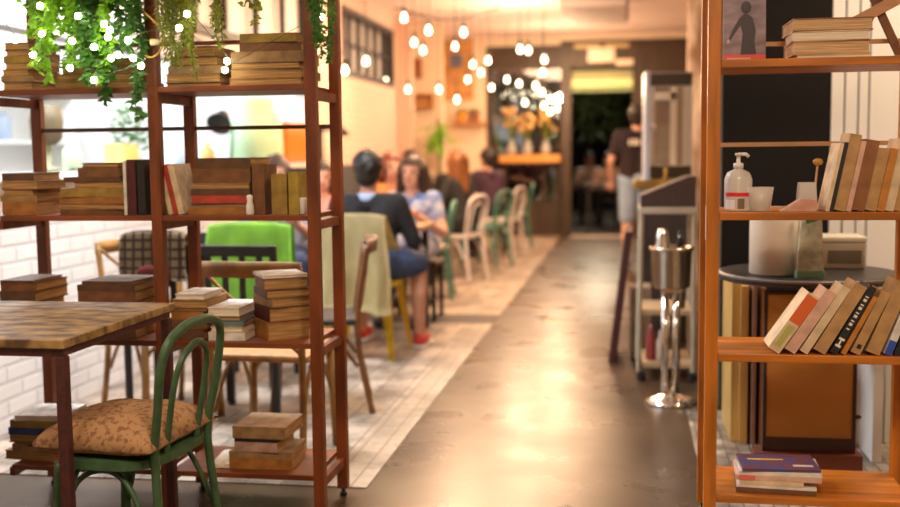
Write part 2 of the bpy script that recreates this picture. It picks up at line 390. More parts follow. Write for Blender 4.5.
stack([(-1, 35, 13, 'brown', 's', 0), (0, 34, 5, 'tan', 's', 0), (-2, 35, 5, 'grey', 'p', 0), (1, 36, 5, 'brown', 'p', 0), (0, 34, 10, 'chestnut', 's', 0), (-1, 35, 12, 'brown', 's', 0), (0, 36, 9, 'chestnut', 's', 0), (0, 33, 3, 'brown', 's', 0)], z3, 'the lower shelf stack behind the table, far left', G3, W=.2)
stack([(78, 135, 14, 'brown', 's', 0), (77, 134, 14, 'chestnut', 's', 0), (79, 135, 12, 'brown', 'p', 0), (76, 133, 11, 'chestnut', 's', 0), (77, 135, 7, 'brown', 's', 0), (80, 130, 4, 'brown', 's', 0)], z3, 'the lower shelf stack above the table edge', G3, W=.2)
stack([(169, 204, 12, 'brown', 's', 0), (170, 205, 10, 'chestnut', 's', 0), (171, 204, 9, 'orange', 's', 0), (169, 207, 3, 'brown', 'p', 0), (170, 206, 9, 'tan', 'p', 0), (174, 203, 6, 'white', 'p', 3)], z3, 'the lower shelf stack right of the middle post', G3, W=.18)
stack([(206, 242, 9, 'white', 's', 0), (208, 240, 6, 'cream', 'p', 0), (210, 241, 6, 'teal', 's', 0), (209, 240, 5, 'grey', 'p', 0), (207, 239, 9, 'white', 'p', 2)], z3, 'the pale stack beside the tallest volumes', G3, W=.2)
stack([(240, 307, 19, 'orange', 's', -52), (241, 308, 16, 'burgundy', 's', -55), (239, 310, 9, 'tan', 's', -50), (241, 306, 9, 'brown', 's', -54), (243, 303, 12, 'chestnut', 's', -60), (243, 299, 3, 'white', 's', -58)], z3, 'the lower shelf stack beside the end post', G3, W=.15, Y=YF+.062)
stack([(6, 60, 10, 'orange', 'p', -6), (11, 56, 9, 'tan', 's', 3), (9, 58, 10, 'chestnut', 'p', -5), (6, 55, 8, 'blue', 's', 6), (10, 60, 8, 'mustard', 's', -4), (12, 60, 6, 'white', 'p', 4)], z4, 'the bottom shelf stack left of the table leg', G4, W=.2, Y=YF+.04)
stack([(229, 291, 12, 'orange', 's', 3), (228, 290, 7, 'tan', 's', 2), (236, 279, 10, 'pink', 's', 0), (235, 278, 4, 'black', 's', 0), (233, 286, 13, 'tan', 's', -2)], z4, 'the bottom shelf stack beside the end post', G4, W=.19, Y=YF+.04)
# open magazine beside it
om = BM()
for sgn in (-1, 1):
    pts = [(sgn*.11*t, .012*math.sin(t*PI)**.6+.002) for t in [k/8 for k in range(9)]]
    prism(om, pts+[(x, 0.0) for x, z in pts[::-1][:-1]], 0, .2)
o = tag(obj('magazine', om, PAPERW, smooth=False), 'white open magazine lying on the bottom shelf beside a small stack', 'magazine'); o.location = (PX(222, YF+.05, z=.16), YF+.05, z4); o.rotation_euler = (0, 0, .12); o.scale = (.42, .9, 1)

def upright(px0, T, Hh, W, c, lean, label, group, z, Y, paper=None):
    """px0: px where the pivot corner stands; lean>0 leans right"""
    cb, pb = book_mesh(Hh, W, T, True)
    if lean > 0:
        for q in (cb, pb): bmesh.ops.translate(q, vec=(-T, 0, 0), verts=q.verts[:])
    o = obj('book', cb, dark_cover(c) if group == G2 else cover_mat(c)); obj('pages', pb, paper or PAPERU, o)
    x = px0 if px0 < 10 else PX(px0, Y, z=z)
    o.location = (x, Y, z); o.rotation_euler = (0, math.radians(lean), 0); return tag(o, label, 'book', group)
for px, T, Hh, c, l in ((124.5, .010, .180, 'white', 'thin white book standing beside the burgundy book on the middle shelf'),
                     (128.6, .029, .184, 'burgundy', 'tall burgundy book standing upright left of the middle post'),
                     (138.4, .026, .18, 'black', 'black book standing upright beside the burgundy book')):
    upright(px, T, Hh, .15, c, 0, l, G2, z2, YF+.02)
upright(156, .016, .16, .12, 'tan', -5, 'tan book leaning behind the middle post on the middle shelf', G2, z2, YF+.045)
xs = PX(166, YF+.04, z=z2)
for T, Hh, c, l in ((.013, .165, 'green', 'green book leaning left, first right of the middle post'), (.016, .165, 'cream', 'cream book leaning left between the green and red books'),
                    (.017, .168, 'red', 'red book leaning left among the slanted books on middle shelf'), (.02, .168, 'cream', 'thick cream book leaning left against the red leaning book')):
    upright(xs if xs < 10 else xs, T, Hh, .14, c, -12, l, G2, z2, YF+.03) if False else None
    o = upright(9, T, Hh, .14, c, -12, l, G2, z2, YF+.03); o.location.x = xs; xs += T/math.cos(math.radians(12))+.0008
upright(253, .042, .165, .13, 'chestnut', 0, 'thick chestnut book standing right of the stack with a red volume', G2, z2, YF+.03)
upright(272, .052, .132, .1, 'mustard', 0, 'mustard box file standing upright on the middle shelf', G2, z2, YF+.02)
upright(289, .034, .138, .1, 'yellow', 0, 'slimmer yellow box file beside the mustard one', G2, z2, YF+.02)
# little white objects on that shelf
o = tag(obj('salt_shaker', lathe(BM(), [(.012, 0), (.014, .004), (.013, .03), (.009, .045), (.011, .06), (.006, .066)], 16), mat('white_ceramic', (.8, .75, .7), .25), smooth=True), 'small white bottle beside the standing chestnut book', 'bottle'); o.location = (PX(249.8, YF+.02), YF+.02, z2)
o = tag(obj('cup', lathe(BM(), [(.010, 0), (.013, .003), (.014, .05), (.012, .055)], 16), MATS['white_ceramic'], smooth=True), 'narrow white cup at the right end of middle shelf', 'cup'); o.location = (PX(302.5, YF+.04), YF+.04, z2)

# ---- right shelf books
GR2, GR3 = 'paperbacks leaning on the upper shelf of the pine bookcase', 'paperbacks leaning on the lower shelf of the pine bookcase'
zr = [z+.0005 for z in LR]
Y2 = YF+.02; s = Y2/F
xp = PX(825, Y2, z=1.03)
r2 = [(3.5, 66, 'cream', 'thin cream book, first from the left in the upper leaning row'), (4, 67, 'black', 'thin black book, second in the upper leaning row'), (10.5, 74, 'tan', 'tallest tan book in the upper leaning row'),
      (4.5, 68, 'pink', 'thin pale pink book beside the tallest tan book'), (12, 68, 'chestnut', 'thick chestnut book in the upper leaning row'), (10.5, 60, 'tan', 'short thick tan book right of the chestnut book'),
      (7, 60, 'orange', 'short orange-brown book in the upper leaning row'), (8, 69, 'cream', 'tall cream book near the right end of upper row'), (7, 66, 'tan', 'tan book, second from the right in upper row'), (6, 67, 'pink', 'pink book at the right end of the upper row')]
for i, (T, Hh, c, l) in enumerate(r2):
    T *= s; Hh *= s; a = math.radians(11)
    xp += T/math.cos(a)+.0006
    if xp+Hh*math.sin(a) > .87: a_ = 11
    o = upright(9, T, Hh, .15, c, 11, l, GR2, zr[2], Y2+.004*(i % 3)); o.location.x = xp
Y3 = YF+.015; s = Y3/F
r3 = [(12, 66, 'cream', 34, 'cream book with an orange-red upper spine, leftmost of lower row'), (11, 70, 'pink', 33, 'pale pink book, second in the lower leaning row'), (8, 75, 'cream', 31.5, 'cream book, third in the lower leaning row'),
      (12, 76, 'tan', 30, 'thick tan book left of the black titled book'), (7, 74, 'black', 28.5, 'black book with white title marks on its spine'), (4.5, 63, 'orange', 27, 'thin orange book right of the black titled book'),
      (9, 66, 'tan', 24.5, 'tan book with a dark mark at its foot'), (13, 74, 'tan', 21.5, 'thick plain tan book in the lower leaning row'), (7, 66, 'white', 19.5, 'white book with a blue spine foot in lower row'),
      (5, 68, 'black', 18, 'plain black book right of the white and blue book'), (5, 64, 'grey', 17, 'grey book near the right end of lower row'), (9, 68, 'tan', 16, 'tan book, second from right in lower row'), (6, 64, 'pink', 15, 'pink book at the right end of the lower row')]
xp = None; prev = None
title_m = mat('white_print', (.8, .76, .7), .6)
for i, (T, Hh, c, an, l) in enumerate(r3):
    T *= s; Hh *= s; a = math.radians(an)
    if prev is None: xp = PX(768.5, Y3, z=.6)+T*math.cos(a)
    else:
        pH, pa = prev
        xp = xp+pH*math.sin(pa)+T*math.cos(a)-(pH*math.cos(pa)-T*math.sin(a))*math.tan(a)+.0008
        if pH*math.cos(pa) > Hh*math.cos(a): xp += .002
    prev = (Hh, a)
    o = upright(9, T, Hh, .13, c, an, l, GR3, zr[1], Y3); o.location.x = xp
    if i == 0:
        obj('spine_band', B(-T+.0005, -.0005, -.0008, -.0001, Hh*.5, Hh*.97), mat('orange_red_print', (.7, .13, .03), .5), o)
        obj('spine_band', B(-T*.75, -T*.25, -.0008, -.0001, Hh*.08, Hh*.45), mat('olive_print', (.45, .42, .1), .5), o)
    if i == 4:
        tb = BM()
        for k in range(9): box(tb, -T*.75, -T*.3, -.0008, -.0001, Hh*(.36+.06*k), Hh*(.36+.06*k+.018+.02*(k % 2)))
        box(tb, -T*.9, -T*.1, -.0008, -.0001, Hh*.1, Hh*.13); box(tb, -T*.6, -T*.4, -.0008, -.0001, Hh*.13, Hh*.2); box(tb, -T*.9, -T*.1, -.0008, -.0001, Hh*.2, Hh*.23)
        obj('title', tb, title_m, o)
    if i == 6: obj('spine_mark', B(-T*.7, -T*.25, -.0008, -.0001, Hh*.08, Hh*.15), cover_mat('black'), o)
    if i == 8: obj('spine_band', B(-T+.0005, -.0005, -.0008, -.0001, .0005, Hh*.22), mat('blue_print', (.03, .08, .45), .5), o)
# stack on the top shelf, right
stack([(798, 874, 3.2, 'cream', 'p', 0), (793, 870, 13, 'tan', 'p', 0), (794, 872, 9, 'cream', 'p', -1), (792, 873, 12, 'chestnut', 'p', .5)], zr[3], 'the stack on top of the pine bookcase', 'books stacked on the pine top shelf', Y=YF+.02, W=.2)
# picture book facing out
Yp = YF+.16
xa, xb = PX(723.5, Yp, 40), PX(766, Yp, 40)
pbk = obj('picture_book', B(0, xb-xa, 0, .018, 0, .235, bev=.001), mat('mauve_cover', (.30, .2, .24), .4, var=.5, scale=9, stretch=(1, 1, 3)))
pbk.location = (xa, Yp, zr[3]); pbk.rotation_euler = (math.radians(-3), 0, 0)
tag(pbk, 'purple picture book with a dark figure and red band facing out', 'book')
w_ = xb-xa
obj('red_band', B(0, w_, -.0009, -.0001, 0, .026), mat('red_print', (.75, .07, .04), .45), pbk)
tt = BM()
for k in range(9): box(tt, .012+k*.008, .018+k*.008, -.0016, -.001, .010, .017)
obj('title', tt, mat('pink_print', (.85, .45, .4), .5), pbk)
fg = BM()
prism(fg, [(.052, .027), (.058, .09), (.052, .118), (.030, .085), (.018, .066), (.014, .072), (.028, .105), (.048, .14), (.062, .152), (.072, .152), (.088, .14), (.098, .10), (.094, .066), (.10, .027)], -.0014, -.0001)
ball(fg, (.068, -.0006, .172), .016, (1, .05, 1.2)); obj('figure', fg, mat('dark_figure', (.045, .03, .04), .5), pbk)
obj('hand', prism(BM(), [(.012, .06), (.02, .066), (.017, .076), (.01, .07)], -.0022, -.0015), mat('pale_print', (.6, .45, .42), .5), pbk)
# crossed wooden easel on the shelf top
ez = thing('folding_easel', 'small crossed wooden folding easel behind the stacked books', 'easel', (PX(885, YF+.2, 30), YF+.245, zr[3]))
q = ez.location
def stick(a, b_, w, d, nm, m):
    a, b_ = Vector(a), Vector(b_); v = b_-a
    ang = math.atan2(v.x, v.z)
    M = Matrix.Translation(a) @ Matrix.Rotation(ang, 4, 'Y')
    return obj(nm, box(BM(), -w/2, w/2, -d/2, d/2, 0, v.length, bev=.002, M=M), m, ez)
stick((.062, 0, .006), (-.055, 0, .26), .026, .012, 'leg', BENTD); stick((-.12, -.018, .105), (.10, -.018, .22), .034, .012, 'cross_bar', RAIL); stick((-.10, .02, .006), (.03, .02, .26), .024, .01, 'leg', BENTD)

# magazine pile bottom right
mz = zr[0]
mg = [(738, 818, 5, 'brown', 4, 'lowest brown magazine in the pile on the pine bottom shelf'), (739, 819, 3, 'white', 5, 'white magazine above the lowest brown one in the pile'), (742, 806, 4.5, 'cream', 5, 'small cream booklet in the middle of the magazine pile'),
      (737, 823, 5, 'pink', 3, 'pink-edged magazine in the pile on the pine bottom shelf'), (740, 823, 4.5, 'white', 2, 'white-edged magazine just below the top of the pile'), (741, 820, 3, 'blue', -2, 'topmost blue and dark magazine with a yellow shape')]
for i, (pl, pr, th, c, rot, l) in enumerate(mg):
    Yq = YF+.03; xa, xb = PX(pl, Yq, z=.16), PX(pr, Yq, z=.16); T = th*Yq/F; W_ = .17
    M = Matrix.Translation(((xa+xb)/2, Yq+W_/2, mz)) @ Matrix.Rotation(math.radians(-rot), 4, 'Z') @ Matrix.Translation((-(xb-xa)/2, -W_/2, 0))
    cb = B(0, xb-xa, 0, W_, 0, T, bev=.001)
    o = tag(obj('magazine', cb, mat('cover_mix', (.06, .07, .22), .35, scale=14, col2=(.16, .05, .05)) if i == 5 else cover_mat(c)), l, 'magazine', 'magazines on the pine bottom shelf'); o.matrix_world = M
    if i == 5:
        obj('cover_print', prism(BM(), [(.03, 0), (.12, .0), (.14, .001), (.03, .001)], .02, .03), mat('yellow_print', (.75, .55, .1), .5), o, loc=(0, .08, T+.0001))
        obj('cover_print', B(.16, .22, .03, .05, T+.0001, T+.0008), mat('pale_print', (.6, .45, .42), .5), o)
    if i == 3: obj('spine_band', B(.01, .06, -.0008, -.0001, .001, T-.001), mat('coral_print', (.8, .15, .12), .5), o)
    mz += T+.0004

# ---- pump bottle, cup, packets
pb_ = thing('pump_bottle', 'clear pump bottle of hand gel with red label stripe', 'bottle', (PX(738, Y2+.05), Y2+.05, zr[2]))
clearp = mat('clear_plastic', (.86, .8, .74), .2, alpha=.6)
obj('bottle', lathe(BM(), [(.038, 0), (.042, .006), (.042, .098), (.034, .118), (.014, .128), (.013, .132)], 24), clearp, pb_, True)
obj('pump', tube(lathe(BM(), [(.015, .132), (.015, .146), (.006, .149), (.006, .17), (.010, .171), (.010, .178)], 16), [(0, 0, .174), (.022, 0, .174), (.030, 0, .166)], .0055), mat('white_plastic', (.8, .76, .72), .3), pb_, True)
obj('dip_tube', tube(BM(), [(0, 0, .01), (0, 0, .131)], .003), MATS['white_plastic'], pb_)
def arc_patch(r, a0, a1, za, zb, n=14):
    bm = BM(); lo = []; hi = []
    for k in range(n+1):
        a = a0+(a1-a0)*k/n
        lo.append(bm.verts.new((r*math.cos(a), r*math.sin(a), za))); hi.append(bm.verts.new((r*math.cos(a), r*math.sin(a), zb)))
    for k in range(n): bm.faces.new((lo[k], lo[k+1], hi[k+1], hi[k]))
    return bm
obj('label', arc_patch(.0425, -2.75, -.5, .046, .058), mat('red_label', (.75, .02, .03), .4), pb_)
obj('label', arc_patch(.0425, -2.75, -1.9, .008, .036), mat('white_label', (.75, .75, .78), .4), pb_)
obj('label', arc_patch(.0425, -1.7, -1.2, .008, .04), mat('brown_label', (.2, .13, .1), .4), pb_)
cp = tag(obj('tumbler', lathe(BM(), [(.027, 0), (.029, .003), (.039, .074), (.037, .074), (.027, .006), (.001, .005)], 24), mat('frosted_plastic', (.8, .7, .62), .3, alpha=.55), smooth=True), 'frosted plastic tumbler standing right of the pump bottle', 'tumbler'); cp.location = (PX(760.5, Y2+.02), Y2+.02, zr[2])
pk = tag(obj('packet', prism(BM(), [(0, 0), (.10, 0), (.108, .012), (.104, .036), (.06, .038), (.026, .016)], 0, .05), mat('pink_wrapper', (.55, .27, .19), .3, scale=25, col2=(.62, .40, .32))), 'pinkish plastic-wrapped packet lying on the upper pine shelf', 'packet'); pk.location = (PX(781, Y2+.02), Y2+.02, zr[2])
cx_ = tag(obj('plastic_tub', lathe(BM(), [(.042, 0), (.034, .085), (.032, .085), (.039, .004), (.001, .003)], 4), mat('clear_tub', (.75, .7, .66), .15, alpha=.4)), 'clear plastic tub standing behind the pinkish packet', 'tub'); cx_.location = (PX(807, Y2+.1), Y2+.11, zr[2]); cx_.rotation_euler = (0, 0, PI/4)
br = thing('brush', 'thin wooden brush leaning at the left end of the upper books', 'brush', (PX(819, Y2+.05), Y2+.16, zr[2]))
obj('handle', tube(BM(), [(0, 0, .004), (.012, 0, .135)], .0035), RAIL, br); obj('head', ball(BM(), (.013, 0, .147), .013, (1.2, 1, .9)), mat('ochre_knob', (.5, .26, .05), .5), br, True)

#------------------------------------------------ mottled table, front left
tx1 = -1.424
tb = thing('table', 'mottled wood topped table with dark metal legs, front left', 'table', (-1.8, 2.88, 0))
ox, oy = -1.8, 2.88
mott = mat('mottled_top', (.46, .28, .10), .5, scale=13, stretch=(1, 1.8, 1), col2=(.10, .055, .02), bump=.2)
obj('tabletop', B(-2.5-ox, tx1-ox, 2.538-oy, 3.235-oy, .728, .752, bev=.003), mott, tb)
legm = mat('speckled_red_metal', (.10, .022, .016), .5, scale=60, col2=(.05, .02, .02), bump=.1)
ap = BM(); box(ap, -2.48-ox, tx1-.012-ox, 2.55-oy, 2.575-oy, .706, .7275); box(ap, -2.48-ox, tx1-.012-ox, 3.2-oy, 3.222-oy, .706, .7275); box(ap, tx1-.034-ox, tx1-.012-ox, 2.575-oy, 3.2-oy, .706, .7275)
obj('apron', ap, legm, tb)
for x, y in ((tx1-.045, 2.548), (tx1-.045, 3.192), (-2.48, 2.548), (-2.48, 3.192)):
    obj('leg', B(x+.012-ox, x+.04-ox, y-oy, y+.03-oy, 0, .706, bev=.003), legm, tb)

#------------------------------------------------ chairs
def hoop_chair(name, label, m, cushion=None, group=None, seat_m=None):
    """faces +Y, back at -Y, seat z .44"""
    t = thing(name, label, 'chair', group=group)
    sb = BM(); prof = []
    n = 28; ring = []
    for k in range(n):
        a = 2*PI*k/n; ca, sa = math.cos(a), math.sin(a)
        ring.append((.205*abs(ca)**.6*math.copysign(1, ca), .2*abs(sa)**.6*math.copysign(1, sa)))
    for z in (.415, .44):
        prof.append([sb.verts.new((x, y, z)) for x, y in ring])
    for k in range(n): sb.faces.new((prof[0][k], prof[0][(k+1) % n], prof[1][(k+1) % n], prof[1][k]))
    sb.faces.new(prof[1]); sb.faces.new(prof[0][::-1])
    obj('seat', sb, seat_m or m, t)
    yb = -.185
    hp = [(-.172, yb-.05, 0), (-.162, yb-.02, .22), (-.152, yb, .44), (-.165, yb-.025, .58), (-.172, yb-.045, .69), (-.150, yb-.062, .765), (-.08, yb-.072, .80), (0, yb-.075, .806), (.08, yb-.072, .80), (.150, yb-.062, .765), (.172, yb-.045, .69), (.165, yb-.025, .58), (.152, yb, .44), (.162, yb-.02, .22), (.172, yb-.05, 0)]
    obj('hoop_back', tube(BM(), spline(hp, 6), .0145, 10), m, t, True)
    ip = [(-.085, yb+.005, .43), (-.092, yb-.03, .6), (-.075, yb-.055, .70), (0, yb-.07, .745), (.075, yb-.055, .70), (.092, yb-.03, .6), (.085, yb+.005, .43)]
    obj('inner_hoop', tube(BM(), spline(ip, 6), .0105, 8), m, t, True)
    for sx in (-1, 1):
        obj('leg', tube(BM(), spline([(sx*.165, .16, .42), (sx*.175, .175, .2), (sx*.19, .2, 0)], 5), [.018]*10+[.014], 10), m, t, True)
        obj('brace', tube(BM(), spline([(sx*.172, .165, .2), (sx*.168, .1, .36), (sx*.16, 0, .402), (sx*.17, -.1, .36), (sx*.178, -.185, .2)], 6), .009, 8), m, t, True)
    obj('brace', tube(BM(), spline([(-.172, .165, .2), (-.1, .16, .36), (0, .155, .402), (.1, .16, .36), (.172, .165, .2)], 6), .009, 8), m, t, True)
    return t
def cross_chair(name, label, m, seat_m, group=None):
    t = thing(name, label, 'chair', group=group)
    obj('seat', B(-.205, .205, -.2, .2, .42, .45, bev=.012), seat_m, t)
    yb = -.2
    for sx in (-1, 1):
        obj('back_post', tube(BM(), spline([(sx*.2, yb-.07, 0), (sx*.19, yb-.02, .25), (sx*.185, yb-.008, .45), (sx*.195, yb-.035, .65), (sx*.2, yb-.06, .79)], 6), .0145, 10), m, t, True)
        obj('leg', tube(BM(), [(sx*.17, .17, .425), (sx*.178, .18, .2), (sx*.185, .19, 0)], .018, 10), m, t, True)
        obj('cross_bar', tube(BM(), spline([(sx*.18, yb-.012, .46), (sx*.06, yb-.045, .58), (-sx*.08, yb-.055, .68), (-sx*.185, yb-.05, .775)], 6), [.0075]*19, 8), m, t, True)
        obj('brace', tube(BM(), spline([(sx*.178, .178, .22), (sx*.15, .175, .34), (0, .17, .408)], 6), .009, 8), m, t, True)
        obj('brace', tube(BM(), spline([(sx*.178, .17, .22), (sx*.172, .08, .36), (sx*.165, 0, .408), (sx*.175, -.1, .36), (sx*.182, -.205, .22)], 6), .009, 8), m, t, True)
    rb = BM(); L_ = spline([(-.21, yb-.062, .785), (-.1, yb-.095, .79), (0, yb-.105, .79), (.1, yb-.095, .79), (.21, yb-.062, .785)], 6)
    lo = []
    for p in L_:
        lo.append([rb.verts.new(p+Vector((0, dy, dz))) for dy, dz in ((-.009, -.03), (-.009, .03), (.009, .03), (.009, -.03))])
    for a_, b_ in zip(lo, lo[1:]):
        for k in range(4): rb.faces.new((a_[k], a_[(k+1) % 4], b_[(k+1) % 4], b_[k]))
    rb.faces.new(lo[0]); rb.faces.new(lo[-1][::-1])
    obj('top_rail', rb, m, t, True)
    return t
# foreground green chair, faces -X (rz=+90deg: +Y -> -X)
gc = hoop_chair('bentwood_chair', 'dark green bentwood chair with floral cushion at the mottled table', GREENP)
gc.scale = (1, .8, .955); gc.location = (-1.365, 2.795, 0); gc.rotation_euler = (0, 0, PI/2-.08)
# cushion
def cushion_mesh(w, d, h):
    bm = BM(); n = 16; top = []; bot = []
    for i in range(n+1):
        ra, rb_ = [], []
        for j in range(n+1):
            u, v = 2*i/n-1, 2*j/n-1
            e = (1-u**4)*(1-v**4); pin = 1-.06*(1-abs(u*v))*(max(abs(u), abs(v)))
            x, y = u*w/2*pin, v*d/2*pin
            ra.append(bm.verts.new((x, y, h*.3+h*.7*e**.6+.006*math.sin(u*7+v*3)*e))); rb_.append(bm.verts.new((x, y, h*.3*(1-e**.5))))
        top.append(ra); bot.append(rb_)
    for i in range(n):
        for j in range(n):
            bm.faces.new((top[i][j], top[i+1][j], top[i+1][j+1], top[i][j+1])); bm.faces.new((bot[i][j], bot[i][j+1], bot[i+1][j+1], bot[i+1][j]))
    bmesh.ops.remove_doubles(bm, verts=bm.verts[:], dist=.0005)
    for k in range(n):
        for a_, b_, c_, d_ in ((top[0][k], top[0][k+1], bot[0][k+1], bot[0][k]), (top[n][k+1], top[n][k], bot[n][k], bot[n][k+1]), (top[k+1][0], top[k][0], bot[k][0], bot[k+1][0]), (top[k][n], top[k+1][n], bot[k+1][n], bot[k][n])):
            if len({a_, b_, c_, d_}) == 4 and all(v.is_valid for v in (a_, b_, c_, d_)):
                try: bm.faces.new((a_, b_, c_, d_))
                except ValueError: pass
    return bm
flor = mat('floral_fabric', (.44, .245, .115), .85, scale=60, col2=(.25, .115, .055), bump=.2)
nodes(flor)[0].nodes['Color Ramp'].color_ramp.elements[0].position = .40; nodes(flor)[0].nodes['Color Ramp'].color_ramp.elements[1].position = .50
cu = tag(obj('cushion', cushion_mesh(.41, .37, .10), flor, smooth=True), 'tan floral seat cushion resting on the dark green chair', 'cushion'); cu.location = (-1.385, 2.795, .4207); cu.rotation_euler = (0, 0, PI/2-.08)

# brown cross-back chairs behind the shelf
ch1 = cross_chair('cross_back_chair', 'honey cross-back chair behind the shelf, in front of the lime coat', BENT, mat('cane_seat', (.42, .2, .06), .6, var=.3, scale=20))
ch1.location = (PX(269, 4.05, 300), 4.12, .004); ch1.rotation_euler = (0, 0, -.05)
dup(ch1, (PX(312, 5.0), 4.98, .004), PI/2+.27, 'brown cross-back chair behind the end post of the shelf', mats={'cane_seat': BLACKM, 'honey_bentwood': BENTD})
ch3 = dup(ch1, (PX(148, 4.6), 4.72, .004), PI+.85, 'honey cross-back chair beside the white brick wall, behind the table')
# near-left bentwood edge chair, only its curved back shows
ce = dup(ch1, (PX(3, 2.72, z=.44)-.185, 2.46, .0), 0., 'brown bentwood chair at the bottom left edge, mostly out of view', mats={'cane_seat': BENTD})
nb = BM()
box(nb, -.09, .085, -.07, .07, 0, .055, bev=.016)
o = tag(obj('folded_cloth', nb, mat('pink_white_cloth', (.8, .62, .55), .8, var=.2, scale=30, stretch=(.3, .3, 6)), smooth=True), 'folded pinkish white cloth on the chair at the left edge', 'cloth'); o.location = (ce.location.x+.125, 2.58, .4505)

# black slatted chair + lime coat
def slat_chair(label, loc, rz):
    t = thing('slat_back_chair', label, 'chair', loc, rz)
    obj('seat', B(-.2, .2, -.2, .2, .42, .445, bev=.006), BLACKM, t)
    for sx in (-1, 1):
        obj('back_post', B(sx*.185-.014, sx*.185+.014, -.215, -.19, 0, .80), BLACKM, t); obj('leg', B(sx*.18-.013, sx*.18+.013, .165, .19, 0, .42), BLACKM, t)
    obj('top_rail', B(-.2, .2, -.222, -.197, .765, .815, bev=.004), BLACKM, t)
    obj('lower_rail', B(-.17, .17, -.212, -.196, .5, .53), BLACKM, t)
    for k in range(4):
        x = -.12+.08*k; obj('slat', B(x-.014, x+.014, -.211, -.201, .53, .765), BLACKM, t)
    return t
ycs = 4.78
slat_chair('black slat-back chair in front of the lime green coat', (PX(233, ycs-.2), ycs, .004), -.02)
c2 = slat_chair('second black slat-back chair, hidden under the lime green coat', (PX(243, 5.45), 5.55, .004), -.05)
def drape(w, zt_, zf, zb_, th, folds, amp, flare=.0):
    """cloth over a rail along X at y=0: front (-y) hangs to zf, back to zb_"""
    bm = BM(); nx, prof = 36, []
    for k in range(10): prof.append((-th-.0, zf+(zt_-zf-.02)*k/9, 1-k/9))
    for k in range(1, 8):
        a = PI*k/8; prof.append((-th*math.cos(a), zt_-.02+.02*math.sin(a), 0))
    for k in range(8): prof.append((th, zt_-.02-(zt_-.02-zb_)*k/7, k/7))
    g = []
    for i in range(nx+1):
        u = 2*i/nx-1; col = []
        for (y, z, s_) in prof:
            sh = math.copysign(1, y) if y else 0
            f_ = amp*s_*math.sin(u*folds+z*2)*1.0+amp*.4*s_*math.sin(u*folds*2.3+1)
            rr = -.018*abs(u)**4*(1-s_)
            col.append(bm.verts.new((u*w/2*(1+flare*s_)+.01*math.sin(z*14)*s_, y+sh*(amp*s_*1.2)+f_*.9, z+rr+.01*math.sin(u*5)*s_)))
        g.append(col)
    for a_, b_ in zip(g, g[1:]):
        for k in range(len(prof)-1): bm.faces.new((a_[k], b_[k], b_[k+1], a_[k+1]))
    r = bmesh.ops.solidify(bm, geom=bm.faces[:], thickness=-.006)
    return bm
limem = mat('lime_fabric', (.24, .52, .03), .75, var=.2, scale=10, sheen=.3)
lc = tag(obj('coat', drape(.46, .87, .44, .5, .024, 9, .018, .06), limem, smooth=True), 'lime green coat draped over a chair back behind the black chair', 'coat')
lc.location = (PX(245, 5.27), 5.335, .004); lc.rotation_euler = (0, 0, -.05)
plaid = brick_mat('plaid_fabric', (.24, .16, .08), (.30, .2, .1), (.06, .035, .025), .042, .042, .007, bump=.1, vec='XZ', rough=.9)
for n_ in plaid.node_tree.nodes:
    if n_.type == 'TEX_BRICK': n_.offset = 0.
pc = tag(obj('jacket', drape(.30, .885, .66, .68, .03, 6, .014, .04), plaid, smooth=True), 'brown plaid jacket draped over a chair back by the brick wall', 'jacket')
pc.location = (PX(146, 4.55), 4.62, .0); pc.rotation_euler = (0, 0, .1)
c4 = slat_chair('black chair carrying the brown plaid jacket', (PX(146, 4.55)+.02, 4.83, .004), .1)
rc = tag(obj('scarf', drape(.15, .75, .60, .66, .012, 4, .008), mat('dark_red_fabric', (.2, .03, .025), .85, var=.3, scale=20), smooth=True), 'dark red scarf hanging below the plaid jacket', 'scarf')
rc.location = (PX(147, 4.5), 4.54, -.02)

#---------------------------------------------- dining chairs along the aisle
GCH = 'bentwood chairs along the aisle'
w0 = cushm = mat('cream_cushion', (.7, .55, .4), .8)
def aisle(px, Y, m, seat, label, rz=PI/2+.08):
    o = hoop_chair('bentwood_chair', label, m, group=GCH, seat_m=seat); o.location = (PX(px, Y), Y, .005); o.rotation_euler = (0, 0, rz); return o
aisle(424, 8.9, TEAL, cushm, 'teal bentwood chair nearest the camera along the aisle')
aisle(457, 10.2, WHITEP, WHITEP, 'white bentwood chair behind the nearest teal one', PI/2-.4)
aisle(485, 11.4, TEAL, TEAL, 'middle teal bentwood chair between the two white ones', PI/2-.4)
aisle(501, 12.5, WHITEP, WHITEP, 'farther white bentwood chair near the street window', PI/2-.3)
aisle(513, 13.7, TEAL, TEAL, 'farthest teal bentwood chair beside the street window')
# tables
def ttable(label, x0, x1, y0, y1, loc_m, n=2):
    t = thing('dining_table', label, 'table', ((x0+x1)/2, (y0+y1)/2, .004)); w, d = (x1-x0)/2, (y1-y0)/2
    obj('tabletop', B(-w, w, -d, d, .70, .735, bev=.004), loc_m, t)
    for sx in (-1, 1):
        for sy in (-1, 1): obj('leg', B(sx*(w-.06)-.02, sx*(w-.06)+.02, sy*(d-.06)-.02, sy*(d-.06)+.02, 0, .70), BLACKM, t)
    return t
ttab = mat('table_oak', (.5, .28, .12), .4, var=.3, scale=5, stretch=(.6, 4, 1))
ttable('small oak dining table between the man and the blue dress woman', -2.0, -1.32, 6.95, 7.4, ttab)
ttable('long oak dining table beside the aisle chairs', -2.2, -1.72, 9.6, 11.7, ttab)

